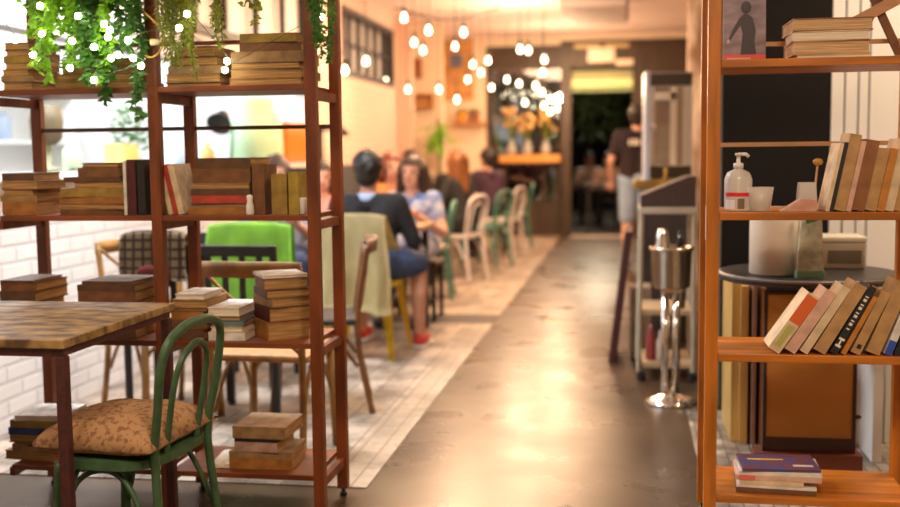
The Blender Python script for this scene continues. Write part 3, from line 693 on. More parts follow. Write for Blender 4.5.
#================================================================ PEOPLE
def remesh(bm, vs, name, m, parent, smooth_it=4):
    me = bpy.data.meshes.new(name); bm.to_mesh(me); bm.free()
    o = bpy.data.objects.new(name, me); C.objects.link(o)
    md = o.modifiers.new('r', 'REMESH'); md.mode = 'VOXEL'; md.voxel_size = vs; md.use_smooth_shade = True
    sm = o.modifiers.new('s', 'SMOOTH'); sm.iterations = smooth_it; sm.factor = .5
    dg = bpy.context.evaluated_depsgraph_get(); ne = bpy.data.meshes.new_from_object(o.evaluated_get(dg))
    o.modifiers.clear(); o.data = ne; bpy.data.meshes.remove(me); ne.name = name
    ne.materials.clear(); ne.materials.append(m)
    for p in ne.polygons: p.use_smooth = True
    if parent: o.parent = parent
    return o
def cap(bm, a, ra, b_, rb_, seg=10):
    a, b_ = Vector(a), Vector(b_)
    d = b_-a
    ball(bm, a, ra, u=seg, v=7); ball(bm, b_, rb_, u=seg, v=7)
    if d.length > 1e-4:
        M = Matrix.Translation((a+b_)/2) @ d.to_track_quat('Z', 'Y').to_matrix().to_4x4()
        bmesh.ops.create_cone(bm, cap_ends=True, segments=seg, radius1=ra, radius2=rb_, depth=d.length, matrix=M)
HAIR = {}
def person(label, loc, rz, top, shirt, pants, hair, skin=SKIN, hair_long=0., woman=False, elbows=None, wrists=None, stand=False, sleeve=.5, head_yaw=0., lean=.05, shorts=False, shoe=None, knees=None, ankles=None, dress=False):
    t = thing('person', label, 'person', loc, rz, group='people in the restaurant')
    V = Vector
    hw = .155 if woman else .185
    if stand:
        s_ = top/1.72; pel = V((0, 0, .95*s_)); shz = 1.41*s_; nk = V((0, 0, 1.47*s_)); hc = V((0, .02, 1.60*s_))
        kn = knees or [(-.10, .03, .5*s_), (.10, .03, .5*s_)]; an = ankles or [(-.11, -.02, .08), (.11, .0, .08)]
        el = elbows or [(-.27, -.02, 1.14*s_), (.27, -.02, 1.14*s_)]; wr = wrists or [(-.25, .12, .92*s_), (.25, .12, .92*s_)]
        hipz = .92*s_; chest = V((0, 0, 1.25*s_)); sc = s_
    else:
        pel = V((0, 0, .56)); hc = V((0, lean*1.4, top-.118)); nk = V((0, lean, top-.26)); shz = top-.31; chest = V((0, lean*.6, (.56+shz)/2+.07)); hipz = .55
        kn = knees or [(-.13, .40, .53), (.13, .40, .53)]; an = ankles or [(-.13, .36, .085), (.13, .36, .085)]
        el = elbows or [(-.25, .12, shz-.24), (.25, .12, shz-.24)]; wr = wrists or [(-.12, .35, .78), (.12, .35, .78)]; sc = 1
    sh = [V((-hw, lean*.9 if not stand else 0, shz)), V((hw, lean*.9 if not stand else 0, shz))]
    hips = [V((-.09, .0, hipz)), V((.09, .0, hipz))]
    el = [V(x) for x in el]; wr = [V(x) for x in wr]; kn = [V(x) for x in kn]; an = [V(x) for x in an]
    yaw = Matrix.Rotation(head_yaw, 3, 'Z')
    bm = BM()
    def torso(q, e):
        for sx in (-1, 1):
            cap(q, (sx*.075, 0, pel.z), .105+e, chest+V((sx*.075, 0, -.06)), .095+e)
            cap(q, chest+V((sx*.075, 0, -.06)), .095+e, V((sx*(hw-.06), sh[0].y, shz-.05)), .085+e)
        cap(q, sh[0]+V((.02, 0, 0)), .052+e, sh[1]-V((.02, 0, 0)), .052+e)
        if woman: 
            for sx in (-1, 1): ball(q, chest+V((sx*.07, .075, .02)), .058+e)
    torso(bm, 0)
    cap(bm, nk-V((0, 0, .06)), .055, hc-V((0, .005, .06)), .05)
    # head
    ball(bm, hc+V((0, -.012, .02)), .088, (.88, 1.05, 1.08), 16, 12); ball(bm, hc+yaw @ V((0, .025, -.05)), .062, (.9, 1, 1.05), 14, 10)
    cap(bm, hc+yaw @ V((0, .092, .01)), .010, hc+yaw @ V((0, .108, -.026)), .014, 8)
    for sx in (-1, 1): ball(bm, hc+yaw @ V((sx*.082, 0, -.012)), .024, (.4, .8, 1.2), 8, 6)
    for i in (0, 1):
        sx = -1 if i == 0 else 1
        cap(bm, sh[i], .050, el[i], .038); cap(bm, el[i], .038, wr[i], .027)
        d = (wr[i]-el[i]).normalized(); sd = V((0, 0, 1)).cross(d)
        sd = sd.normalized() if sd.length > .1 else V((1, 0, 0)); dn = d.cross(sd).normalized()
        for k in (-1, 1): cap(bm, wr[i], .022, wr[i]+d*.075+sd*.02*k, .020, 8)
        for k in range(4):
            b0 = wr[i]+d*.08+sd*(.03-.02*k); ln = (.062, .075, .07, .052)[k]
            m1 = b0+d*ln*.55+dn*.006; m2 = m1+(d*.7+dn*.6).normalized()*ln*.5
            cap(bm, b0, .0105, m1, .0095, 6); cap(bm, m1, .0095, m2, .0085, 6)
        tb0 = wr[i]+d*.03+sd*.024*(-sx); tb1 = tb0+(d*.6+sd*(-sx)*.8).normalized()*.04; cap(bm, tb0, .013, tb1, .011, 6); cap(bm, tb1, .011, tb1+(d*.9+sd*(-sx)*.2).normalized()*.032, .009, 6)
        cap(bm, hips[i], .085, kn[i], .058); cap(bm, kn[i], .056, kn[i]*.55+an[i]*.45+V((0, -.02, 0)), .054); cap(bm, kn[i]*.55+an[i]*.45+V((0, -.02, 0)), .052, an[i], .036)
        cap(bm, an[i]-V((0, .02, .035)), .036, an[i]+V((0, .14, -.05)), .030)
    remesh(bm, .011, 'body', skin, t)
    q = BM(); torso(q, .014)
    for i in (0, 1):
        e1 = sh[i].lerp(el[i], min(1, sleeve*2)); cap(q, sh[i], .066, e1, .052)
        if sleeve > .5: cap(q, el[i], .050, el[i].lerp(wr[i], min(.93, (sleeve-.5)*2)), .038)
    if dress:
        for i in (0, 1): cap(q, hips[i], .108, hips[i].lerp(kn[i], .9), .095)
    remesh(q, .013, 'dress' if dress else 'shirt', shirt, t)
    q = BM()
    cap(q, hips[0]+V((0, 0, .02)), .118, hips[1]+V((0, 0, .02)), .118)
    for i in (0, 1):
        if not dress:
            if shorts: cap(q, hips[i], .108, hips[i].lerp(kn[i], .92), .085)
            else:
                cap(q, hips[i], .104, kn[i], .074); cap(q, kn[i], .072, an[i]+V((0, 0, .03)), .052)
    if not dress: remesh(q, .014, 'shorts' if shorts else 'trousers', pants, t)
    for i in (0, 1):
        q = BM(); cap(q, an[i]-V((0, .025, .035)), .044, an[i]+V((0, .06, -.04)), .042); cap(q, an[i]+V((0, .06, -.04)), .042, an[i]+V((0, .155, -.047)), .035)
        for v in q.verts: v.co.z = max(v.co.z, .001)
        s1 = remesh(q, .01, 'shoe', shoe or BLACKM, t, 2)
        if shoe:
            obj('sole', B(an[i].x-.042, an[i].x+.042, an[i].y-.06, an[i].y+.185, .001, .026, bev=.008), mat('white_sole', (.75, .72, .7), .5), s1)
    q = BM()
    ball(q, hc+V((0, -.018, .032)), .096, (.93, 1.06, 1.06), 16, 12)
    if hair_long:
        for sx in (-1, 0, 1): cap(q, hc+yaw @ V((sx*.055, -.045, .02)), .062, hc+yaw @ V((sx*.075, -.06-.03*(sx == 0), -hair_long)), .048)
        for sx in (-1, 1): cap(q, hc+yaw @ V((sx*.072, .02, .03)), .032, hc+yaw @ V((sx*.095, -.01, -hair_long*.8)), .034)
    else:
        ball(q, hc+V((0, -.05, -.03)), .066, (1.1, .9, 1))
        for k in range(46):
            dv = V((random.gauss(0, 1), random.gauss(0, 1)-.3, random.gauss(0, 1)+.9)).normalized(); ball(q, hc+V((0, -.018, .032))+V((dv.x*.088, dv.y*.098, dv.z*.098)), .017, u=6, v=5)
    ho = remesh(q, .012, 'hair', hair, t, 2)
    # carve the face out of the hair
    me = ho.data; bm2 = BM(); bm2.from_mesh(me)
    iy = yaw.inverted()
    kill = [v for v in bm2.verts if (lambda l: l.y > .045 and l.z < .055 and abs(l.x) < .066+.1*max(0, .0))(iy @ (v.co-hc))]
    bmesh.ops.delete(bm2, geom=kill, context='VERTS'); bm2.to_mesh(me); bm2.free()
    for sx in (-1, 1):
        obj('eye', ball(BM(), hc+yaw @ V((sx*.032, .081, .012)), .0095, (1.2, .8, .8), 10, 8), mat('eye_dark', (.03, .02, .02), .2), t, True)
    obj('mouth', ball(BM(), hc+yaw @ V((0, .084, -.056)), .012, (1.9, .7, .5), 10, 6), mat('lips', (.45, .12, .1), .4), t, True)
    return t
def hm(n, c): return mat('hair_'+n, c, .5, var=.4, scale=30, stretch=(3, 3, .6))
HB, HD, HR, HBR = hm('black', (.02, .013, .01)), hm('dark', (.045, .02, .012)), hm('auburn', (.22, .05, .018)), hm('brown', (.22, .08, .02))
BLK = mat('black_fabric', (.018, .017, .019), .85, var=.4, scale=40); NAVY = mat('navy_fabric', (.03, .045, .10), .85)
DENIM = mat('denim', (.045, .08, .19), .85, var=.3, scale=30); DENIML = mat('light_denim', (.35, .48, .68), .85, var=.2, scale=30)
FLO = mat('blue_print_dress', (.62, .62, .66), .8, scale=14, col2=(.12, .22, .5))
ORG = mat('orange_top', (.68, .24, .07), .8); PNK = mat('pink_top', (.7, .32, .26), .8); MAU = mat('dark_mauve_top', (.06, .025, .05), .85)
# man in black, back to camera, on the yellow chair
mx, my = PX(366, 6.4), 6.4
man = person('man in black shirt seated with his back turned, red shoe in aisle', (mx, my, .004), -.05, 1.225, BLK, DENIM, HB, SKIN2, lean=.05, sleeve=.8, shorts=True, shoe=mat('red_shoe', (.5, .03, .02), .5),
       knees=[(-.15, .38, .52), (.26, .26, .52)], ankles=[(-.15, .36, .085), (.28, .19, .085)], elbows=[(-.27, .1, .68), (.27, .1, .68)])
obj('collar', lathe(BM(), [(.064, .925), (.072, .935), (.066, .975), (.058, .975)], 20, 0, .05), mat('pale_blue_collar', (.4, .5, .72), .7), man, True)
person('woman in blue patterned dress facing the camera across the table', (PX(415, 7.75), 7.75, .004), PI-.1, 1.19, FLO, FLO, HD, SKIN, hair_long=.2, woman=True, dress=True, sleeve=.25)
person('red-haired woman in an orange top left of the blue dress woman', (PX(389, 8.75), 8.75, .004), -PI/2-1.0, 1.22, ORG, NAVY, HR, SKIN, hair_long=.1, woman=True, sleeve=.4)
person('dark-haired diner half hidden behind the blue dress woman', (PX(411, 11.9), 11.9, .004), PI+.1, 1.24, BLK, BLK, HB, SKIN)
person('man in black leaning over the long table', (PX(454, 12.65), 12.65, .004), PI+.35, 1.22, BLK, BLK, HD, SKIN, sleeve=.5, lean=.1)
person('woman with long brown hair seen from behind at the table', (PX(463, 10.25), 10.22, .004), PI/2-.4, 1.235, BLK, BLK, HBR, SKIN, hair_long=.26, woman=True)
person('diner in dark mauve top nearest the street window', (PX(491, 12.9), 12.9, .004), .85, 1.25, MAU, BLK, HB, SKIN)
wt = person('standing waiter in a dark printed shirt and denim shorts', (PX(637, 11.4), 11.4, .0), .1, 1.68, mat('brown_black_shirt', (.025, .014, .018), .85), DENIML, HB, SKIN, stand=True, sleeve=.35, shorts=True, head_yaw=-.9)
lt = BM()
for k, (w_, h_) in enumerate(((.03, .06), (.035, .06), (.02, .055), (.035, .06), (.025, .06))): box(lt, -.1+k*.043, -.1+k*.043+w_, -.001, .001, 1.275, 1.275+h_)
lo_ = obj('shirt_print', lt, title_m, wt); lo_.location = (0, -.128, 0)
person('dark-haired person behind the yellow box files on the shelf', (PX(277, 6.85), 6.85, .004), PI+.3, 1.20, mat('grey_top', (.4, .38, .4), .8), NAVY, HD, SKIN, woman=True)
person('diner in a pink top seated behind the shelf end', (PX(321, 7.9), 7.9, .004), -PI/2-1.2, 1.16, PNK, NAVY, HB, SKIN, woman=True, hair_long=.08)
for px, Y, c, l in ((590, 18.9, 'white_top', 'passer in white seated outside beyond the left of the door'), (609, 17.9, 'rose_top', 'passer in pale pink seated outside, right in the doorway')):
    person(l, (PX(px, Y), Y, -.02), PI, 1.2, mat(c, (.7, .6, .52) if c[0] == 'w' else (.6, .38, .3), .8), BLK, HB, SKIN)
def stool(label, loc, rz=0):
    t = thing('stool', label, 'stool', loc, rz)
    obj('seat', B(-.19, .19, -.19, .19, .40, .43, bev=.008), DKWOOD, t)
    for sx in (-1, 1):
        for sy in (-1, 1): obj('leg', B(sx*.16-.015, sx*.16+.015, sy*.16-.015, sy*.16+.015, 0, .40), DKWOOD, t)
for px, Y, l, z in ((415, 7.8, 'dark stool under the blue dress woman', .004), (389, 8.8, 'dark stool under the red-haired woman', .004), (411, 11.9, 'dark stool under the half hidden diner', .004), (491, 12.9, 'dark stool under the diner in dark mauve', .004), (454, 12.65, 'dark stool under the leaning man', .004),
                 (277, 6.88, 'dark stool under the person behind the yellow files', .004), (321, 7.9, 'dark stool under the pink top diner', .004), (590, 18.93, 'dark stool outside under the person in white', -.02), (609, 17.93, 'dark stool outside under the person in pink', -.02)):
    stool(l, (PX(px, Y), Y, z))
# yellow metal chair with cream jacket
yel = mat('yellow_paint', (.72, .52, .02), .4, var=.1)
yc = thing('metal_chair', 'yellow metal chair under the man in black', 'chair', (mx, my-.02, .004), -.05)
obj('seat', B(-.19, .19, -.19, .2, .415, .44, bev=.01), yel, yc)
for sx in (-1, 1):
    for sy in (-1, 1):
        lb = BM(); v0 = [(sx*.13, sy*.15), (sx*.19, sy*.15), (sx*.19, sy*.2)]
        a_ = [lb.verts.new((x, y, .42)) for x, y in ((sx*.125, sy*.185), (sx*.185, sy*.185), (sx*.185, sy*.12))]
        b_ = [lb.verts.new((x, y, 0)) for x, y in ((sx*.20, sy*.235), (sx*.225, sy*.235), (sx*.225, sy*.205))]
        for k in range(2): lb.faces.new((a_[k], a_[k+1], b_[k+1], b_[k]))
        bmesh.ops.solidify(lb, geom=lb.faces[:], thickness=.004)
        obj('leg', lb, yel, yc)
obj('backrest', tube(BM(), spline([(-.18, -.19, .43), (-.19, -.23, .62), (-.15, -.26, .79), (0, -.275, .82), (.15, -.26, .79), (.19, -.23, .62), (.18, -.19, .43)], 6), .013, 8), yel, yc, True)
obj('back_splat', B(-.06, .06, -.262, -.252, .44, .80), yel, yc)
crm = mat('cream_cloth', (.56, .46, .23), .85, var=.15, scale=6)
jk = tag(obj('jacket', drape(.40, .875, .30, .66, .036, 6, .042, .24), crm, smooth=True), 'cream jacket draped over the yellow chair behind the man', 'jacket'); jk.location = (mx-.01, my-.295, 0); jk.rotation_euler = (0, 0, -.05)

#================================================================ PLANTS & FAIRY LIGHTS
LIME = leaf_mat('bright_leaf', (.26, .52, .03), (.10, .26, .015)); DARKL = leaf_mat('dark_leaf', (.07, .22, .03), (.02, .08, .015)); OLIVE = leaf_mat('olive_leaf', (.28, .32, .04), (.12, .15, .02))
def leaf(bm, c, d, n, L_, w):
    d = d.normalized(); s_ = d.cross(n)
    if s_.length < .05: s_ = d.cross(Vector((1, 0, .3)))
    s_.normalize(); nn = s_.cross(d)
    v = [bm.verts.new(c+d*a+s_*b_+nn*e) for a, b_, e in ((0, 0, 0), (L_*.35, w/2, -w*.14), (L_, 0, -L_*.12), (L_*.35, -w/2, -w*.14), (L_*.42, 0, w*.1))]
    for i, j in ((0, 1), (1, 2), (2, 3), (3, 0)): bm.faces.new((v[i], v[j], v[4]))
def trailing(label, pxs, Y0, z0, lens, per, L_, w, m, n_strands, spread=.1, name='trailing_plant', fine=False, side=.025):
    t = thing(name, label, 'plant', (PX((pxs[0]+pxs[1])/2, Y0), Y0, LV[4]+.0005))
    base = t.location.copy()
    obj('pot', lathe(BM(), [(.05, 0), (.055, .005), (.068, .10), (.062, .10), (.05, .085), (.001, .085)], 20), mat('terracotta', (.45, .18, .08), .8), t, True)
    lf, st = BM(), BM()
    for k in range(n_strands):
        px = pxs[0]+(pxs[1]-pxs[0])*random.random(); ln = lens[0]+(lens[1]-lens[0])*random.random()
        x = PX(px, Y0-.2)-base.x; y = -.19-spread*random.random()*.8 + random.random()*spread*.3
        top_ = Vector((x*.3, -.04, .11)); over = Vector((x, y, .05)); pts = [top_, (top_+over)/2+Vector((0, 0, .04)), over]
        p = over.copy()
        while p.z > .05-ln-.0:
            p = p+Vector((random.uniform(-side, side), random.uniform(-.016, .016), -.055)); p.y = min(p.y, -.165); p.x = min(max(p.x, PX(pxs[0]-8, Y0-.25)-base.x), PX(pxs[1]+8, Y0-.25)-base.x); pts.append(p.copy())
        sp = spline(pts, 4); tube(st, sp, .0016 if fine else .002, 5)
        for i in range(0, len(sp)-1):
            for _ in range(per):
                a = random.random()*2*PI; d = Vector((math.cos(a), math.sin(a), random.uniform(-1.2, .15)))
                leaf(lf, sp[i]+Vector((random.uniform(-.006, .006), random.uniform(-.006, .006), random.uniform(-.01, .01))), d, Vector((random.uniform(-.5, .5), -1, .8)), L_*random.uniform(.6, 1.15), w*random.uniform(.7, 1.1))
    obj('foliage', lf, m, t); obj('stems', st, mat('vine_stem', (.12, .16, .04), .7), t)
    return t
trailing('bright green trailing ivy hanging over the left bay, full of fairy lights', (46, 108), YF+.15, 0, (.2, .5), 5, .030, .024, LIME, 13, side=.035)
trailing('dark leafed trailing ivy hanging left of the middle post', (98, 130), YF+.15, 0, (.32, .60), 5, .032, .026, DARKL, 12, side=.035)
trailing('short bushy lime ivy spilling over the shelf edge between the fairy lights', (34, 122), YF+.15, 0, (.12, .32), 5, .030, .024, LIME, 16, side=.04)
trailing('sparse green vine hanging over the far left books', (0, 40), YF+.15, 0, (.12, .2), 4, .032, .022, LIME, 7)
trailing('feathery olive fern drooping right of the middle post', (176, 206), YF+.15, 0, (.25, .46), 7, .022, .007, OLIVE, 20, fine=True, name='hanging_fern')
trailing('narrow green vine hanging above the right bay books', (219, 231), YF+.15, 0, (.26, .36), 4, .022, .013, OLIVE, 4, side=.012)
trailing('short vine tip hanging over the right bay stack', (255, 270), YF+.15, 0, (.2, .3), 4, .022, .014, OLIVE, 4, side=.012)
trailing('dark vine hanging between the two end posts', (318, 330), YF+.16, 0, (.30, .42), 5, .026, .013, DARKL, 6, side=.012)
FL = emit_mat('fairy_glow', (1., .93, .66), 30)
spots = [(23, 12), (40, 6), (2, 20), (78, 16), (42, 34), (15, 40), (33, 55), (72, 41), (94, 47), (70, 68), (94, 80), (104, 24), (110, 30), (108, 37), (111, 58), (118, 55), (133, 58), (141, 66), (128, 40), (187, 14), (179, 28), (227, 61), (225, 70), (321, 17)]
fl = thing('fairy_lights', 'string of warm white fairy lights woven through the ivy', 'string lights', (-1.55, YF-.06, LV[4]))
o0 = fl.location; wp = []
for i, (px, py) in enumerate(sorted(spots, key=lambda q_: (q_[0]//30, q_[1] if (q_[0]//30) % 2 else -q_[1]))):
    Yq = YF-.125-.03*random.random() if px < 200 else YF-.02
    p = P(px, py, Yq)-o0; wp.append(p)
    obj('bulb', ball(BM(), p, .0105, u=10, v=8), FL, fl, True)
obj('wire', tube(BM(), spline([p+Vector((0, .008, .012)) for p in wp], 5), .0012, 5), mat('green_wire', (.05, .1, .04), .5), fl)
# looped yellow cable with a plug, hung on the middle post
lp = thing('cable', 'looped yellow cable with a white plug hanging on the middle post', 'cable', (PX(152, YF-.012), YF-.012, PZ(60, YF-.012, 152)))
o0 = lp.location
pts = [P(x, y, YF-.03)-o0 for x, y in ((140, 10), (141, 30), (141, 50), (146, 56), (153, 57), (160, 51), (163.5, 40), (162, 30), (153, 20), (145, 13))]
obj('loop', tube(BM(), spline(pts, 6, True), .0035, 8, closed=True), mat('yellow_cable', (.62, .38, .08), .5), lp, True)
obj('plug', tube(BM(), [P(151, 42, YF-.035)-o0, P(156, 42, YF-.035)-o0, P(162, 42, YF-.035)-o0], [.011, .010, .006], 10), mat('cream_plug', (.85, .7, .45), .4), lp, True)

#================================================================ BACKGROUND OBJECTS
# kitchen sill
XS = XL-.06; zs = 1.1505
def sill(px, back=0.): 
    return onX(px, 160, XS-back)
o = tag(obj('storage_box', B(-.10, .10, -.37, .37, 0, .30, bev=.03), mat('orange_plastic', (.85, .17, .006), .4)), 'bright orange plastic box standing on the white hatch sill', 'box'); p = sill(290, .05); o.location = (p.x, p.y, zs)
obj('lid', B(-.11, .11, -.38, .38, .30, .33, bev=.01), MATS['orange_plastic'], o)
o = tag(obj('paper_sack', tube(lathe(BM(), [(.17, 0), (.19, .04), (.18, .3), (.12, .40), (.14, .46)], 20), [(0, 0, .38), (.0, 0, .40)], .12), mat('pale_green_sack', (.48, .72, .46), .6), smooth=True), 'pale greenish white sack left of the orange box', 'sack'); p = sill(257, .1); o.location = (p.x, p.y, zs); o.scale = (1, 1.8, 1.1)
wl = thing('wall_lamp', 'small black wall lamp bracket right of the orange box', 'lamp', (XL+.002, onX(318, 130, XL).y, 1.16))
obj('back_plate', B(0, .03, -.05, .05, 0, .30), BLACKM, wl); obj('arm', tube(BM(), [(.015, 0, .26), (.15, .0, .30), (.2, .0, .27)], .015, 8), BLACKM, wl); obj('lamp_shade', lathe(BM(), [(.02, .30), (.04, .29), (.09, .22), (.085, .22)], 16, .2, 0), BLACKM, wl, True)
o = tag(obj('carton', B(-.06, .06, -.09, .09, 0, .14), mat('yellow_carton', (.8, .68, .2), .6)), 'yellow carton standing on the hatch sill', 'carton'); p = sill(122, .1); o.location = (p.x, p.y, zs)
dl = thing('table_lamp', 'table lamp with dark olive shade on the hatch sill', 'lamp', tuple(sill(48, .1))[:2]+(zs,))
obj('base', lathe(BM(), [(.06, 0), (.06, .012), (.016, .02), (.02, .13), (.014, .15)], 16), mat('olive_base', (.35, .37, .2), .5), dl, True)
obj('lamp_shade', lathe(BM(), [(.04, .13), (.075, .16), (.082, .25), (.07, .32), (.025, .33)], 20), mat('olive_shade', (.16, .12, .06), .6), dl, True)
kl = thing('desk_lamp', 'black cone desk lamp standing on the hatch sill', 'lamp', tuple(sill(231, .1))[:2]+(zs,))
obj('base', lathe(BM(), [(.08, 0), (.08, .015), (.015, .02)], 20), BLACKM, kl, True)
obj('arm', tube(BM(), [(0, 0, .015), (.0, .06, .26), (0, -.1, .36)], .009), BLACKM, kl, True)
lsb = lathe(BM(), [(.025, .06), (.04, .05), (.095, -.07), (.09, -.07)], 20); bmesh.ops.transform(lsb, matrix=Matrix.Translation((0, -.16, .33)) @ Matrix.Rotation(-.9, 4, 'X'), verts=lsb.verts[:])
obj('lamp_shade', lsb, BLACKM, kl, True)
for px, c, h_, l in ((72, 'pale_green_glass', .17, 'pale green bottle on the hatch sill beside the olive lamp'), (178, 'pale_blue_glass', .15, 'pale blue jar on the hatch sill behind the middle bay'), (208, 'amber_glass', .16, 'amber jar on the hatch sill behind the brown stack')):
    cc = dict(pale_green_glass=(.55, .68, .45), pale_blue_glass=(.5, .66, .85), amber_glass=(.75, .4, .12))[c]
    o = tag(obj('bottle', lathe(BM(), [(.045, 0), (.048, .01), (.048, h_*.6), (.02, h_*.8), (.02, h_)], 16), mat(c, cc, .2), smooth=True), l, 'bottle'); p = sill(px, .08); o.location = (p.x, p.y, zs)
ph = thing('potted_herb', 'potted dark herb on the hatch sill behind the ivy', 'plant', tuple(sill(133, .1))[:2]+(zs,))
obj('pot', lathe(BM(), [(.05, 0), (.065, .1), (.06, .1), (.001, .085)], 16), mat('white_ceramic', (.8, .75, .7), .25), ph, True)
lf = BM()
for k in range(150):
    a = random.random()*2*PI; r = random.random()*.1; leaf(lf, Vector((r*math.cos(a), r*math.sin(a), .1+random.random()*.25)), Vector((math.cos(a), math.sin(a), random.uniform(-.2, .8))), Vector((0, 0, 1)), .06, .035)
obj('foliage', lf, DARKL, ph)
# kitchen rack with white shelves seen through the hatch
kr = thing('kitchen_rack', 'white kitchen shelving along the far kitchen wall', 'shelving', (-4.9, 6.2, 0))
for z in (.9, 1.35, 1.75): obj('shelf_board', B(-.18, .18, -2.6, 2.6, z-.02, z), MATS['white_sill'], kr)
for y in (-2.58, 0, 2.58): obj('upright', B(-.17, .17, y-.015, y+.015, 0, 2.0), MATS['white_sill'], kr)
for k, (y, h_, c) in enumerate(((-2.0, .2, (.3, .25, .2)), (-1.5, .15, (.7, .5, .2)), (-.9, .22, (.2, .3, .2)), (-.3, .16, (.6, .6, .62)), (.4, .2, (.5, .2, .12)), (1.0, .17, (.75, .7, .6)), (1.7, .22, (.25, .3, .4)))):
    o = tag(obj('jar', lathe(BM(), [(.07, 0), (.075, .01), (.075, h_*.8), (.05, h_*.9), (.05, h_)], 14), mat('jar_%d' % k, c, .35), smooth=True), ('brown', 'ochre', 'dark green', 'pale grey', 'rust', 'cream', 'slate blue')[k]+' storage jar on the white kitchen shelving', 'jar', 'jars on the kitchen shelving'); o.location = (-4.88, 6.2+y, 1.3505)
cb_ = tag(obj('cable', tube(BM(), spline([(XL+.01, 6.6, 1.95), (XL+.02, 7.6, 1.82), (XL+.02, 8.8, 1.70), (XL+.02, 9.4, 1.72)], 6), .006, 6), BLACKM), 'thin dark cable sagging across the wall above the hatch', 'cable')

# things on the left wall farther back: wall boxes, frame, shelf with pots, palm
def wbox(px0, px1, py0, py1, Y, c, l, nm='wall_box', d=.16):
    a, b_ = P(px0, py1, Y), P(px1, py0, Y); w, h_ = b_.x-a.x, b_.z-a.z
    t = thing(nm, l, 'box', ((a.x+b_.x)/2, Y, a.z))
    bb = BM(); q_ = .02
    box(bb, -w/2, w/2, 0, d, 0, q_); box(bb, -w/2, w/2, 0, d, h_-q_, h_); box(bb, -w/2, -w/2+q_, 0, d, q_, h_-q_); box(bb, w/2-q_, w/2, 0, d, q_, h_-q_)
    obj('frame', bb, c, t); obj('back_panel', B(-w/2+q_, w/2-q_, d-.02, d, q_, h_-q_), c, t); return t
WB = mat('box_wood', (.42, .17, .05), .5, var=.3)
Yw = 13.4
# niche wall facing the room that carries them
struct('wall_niche', B(XL+.001, PX(444, Yw+.2), Yw+.165, Yw+.3, 0, ZC), MATS['cream_wall'])
wbox(408, 420, 58, 78, Yw, WB, 'small dark wooden wall box above the wider crate')
wbox(408, 433, 93, 108, Yw, mat('box_wood_light', (.55, .27, .08), .5, var=.3), 'wide wooden wall crate below the small box')
Yk = YE-.05
a, b_ = P(443, 101, Yk-.03), P(473, 40, Yk-.03)
o = tag(obj('wall_panel', B(0, b_.x-a.x, 0, .028, 0, b_.z-a.z, bev=.003), mat('orange_panel', (.62, .32, .1), .5, var=.3, scale=4, stretch=(1, 1, 4))), 'orange wooden panel hung on the cream back wall', 'panel'); o.location = (a.x, Yk-.03, a.z)
a, b_ = P(450, 67, Yk-.06), P(462, 54, Yk-.06)
o = tag(obj('picture', B(0, b_.x-a.x, 0, .028, 0, b_.z-a.z), mat('slate_blue', (.14, .16, .26), .5)), 'small slate blue picture on the orange panel', 'picture'); o.location = (a.x, Yk-.06, a.z)
a, b_ = P(452, 125, Yk-.2), P(486, 122, Yk-.2)
ws = tag(obj('wall_shelf', B(0, b_.x-a.x, 0, .2, 0, .04), mat('shelf_wood', (.5, .22, .07), .5)), 'narrow wooden wall shelf carrying two pots on the back wall', 'shelf'); ws.location = (a.x, Yk-.2, a.z); zsh = a.z+.0405
for px, c, l in ((463, (.8, .35, .05), 'yellow orange pot on the narrow wall shelf'), (476, (.3, .12, .06), 'dark terracotta pot on the narrow wall shelf')):
    o = thing('flower_pot', l, 'pot', (PX(px, Yk-.1), Yk-.1, zsh)); obj('pot', lathe(BM(), [(.05, 0), (.075, .13), (.065, .13), (.001, .11)], 14), mat('pot_%d' % px, c, .6), o, True)
    lf = BM()
    for k in range(26):
        an_ = random.random()*2*PI; leaf(lf, Vector((.02*math.cos(an_), .02*math.sin(an_), .12)), Vector((math.cos(an_), math.sin(an_)*.6, random.uniform(.3, 1.5))), Vector((0, 0, 1)), .1, .03)
    obj('foliage', lf, OLIVE, o)
pY = 13.15
pl = thing('indoor_palm', 'tall thin trunked palm standing behind the diners', 'plant', (PX(439, pY), pY, .004))
obj('pot', lathe(BM(), [(.12, 0), (.16, .3), (.15, .3), (.001, .27)], 18), MATS['terracotta'], pl, True)
ht = PZ(118, pY, 439)
obj('trunk', tube(BM(), [(0, 0, .26), (.01, 0, .9), (0, 0, ht)], [.022, .018, .015], 8), mat('palm_trunk', (.2, .15, .05), .8), pl, True)
lf = BM()
for k in range(34):
    an_ = 2*PI*k/34+random.random()*.3; el_ = random.uniform(-1.3, 1.0); d = Vector((math.cos(an_), math.sin(an_), el_)).normalized(); leaf(lf, Vector((0, 0, ht-.02-.25*random.random())), Vector((d.x, d.y, d.z-.7)), Vector((0, 0, 1)), random.uniform(.24, .38), .07)
obj('foliage', lf, LIME, pl)

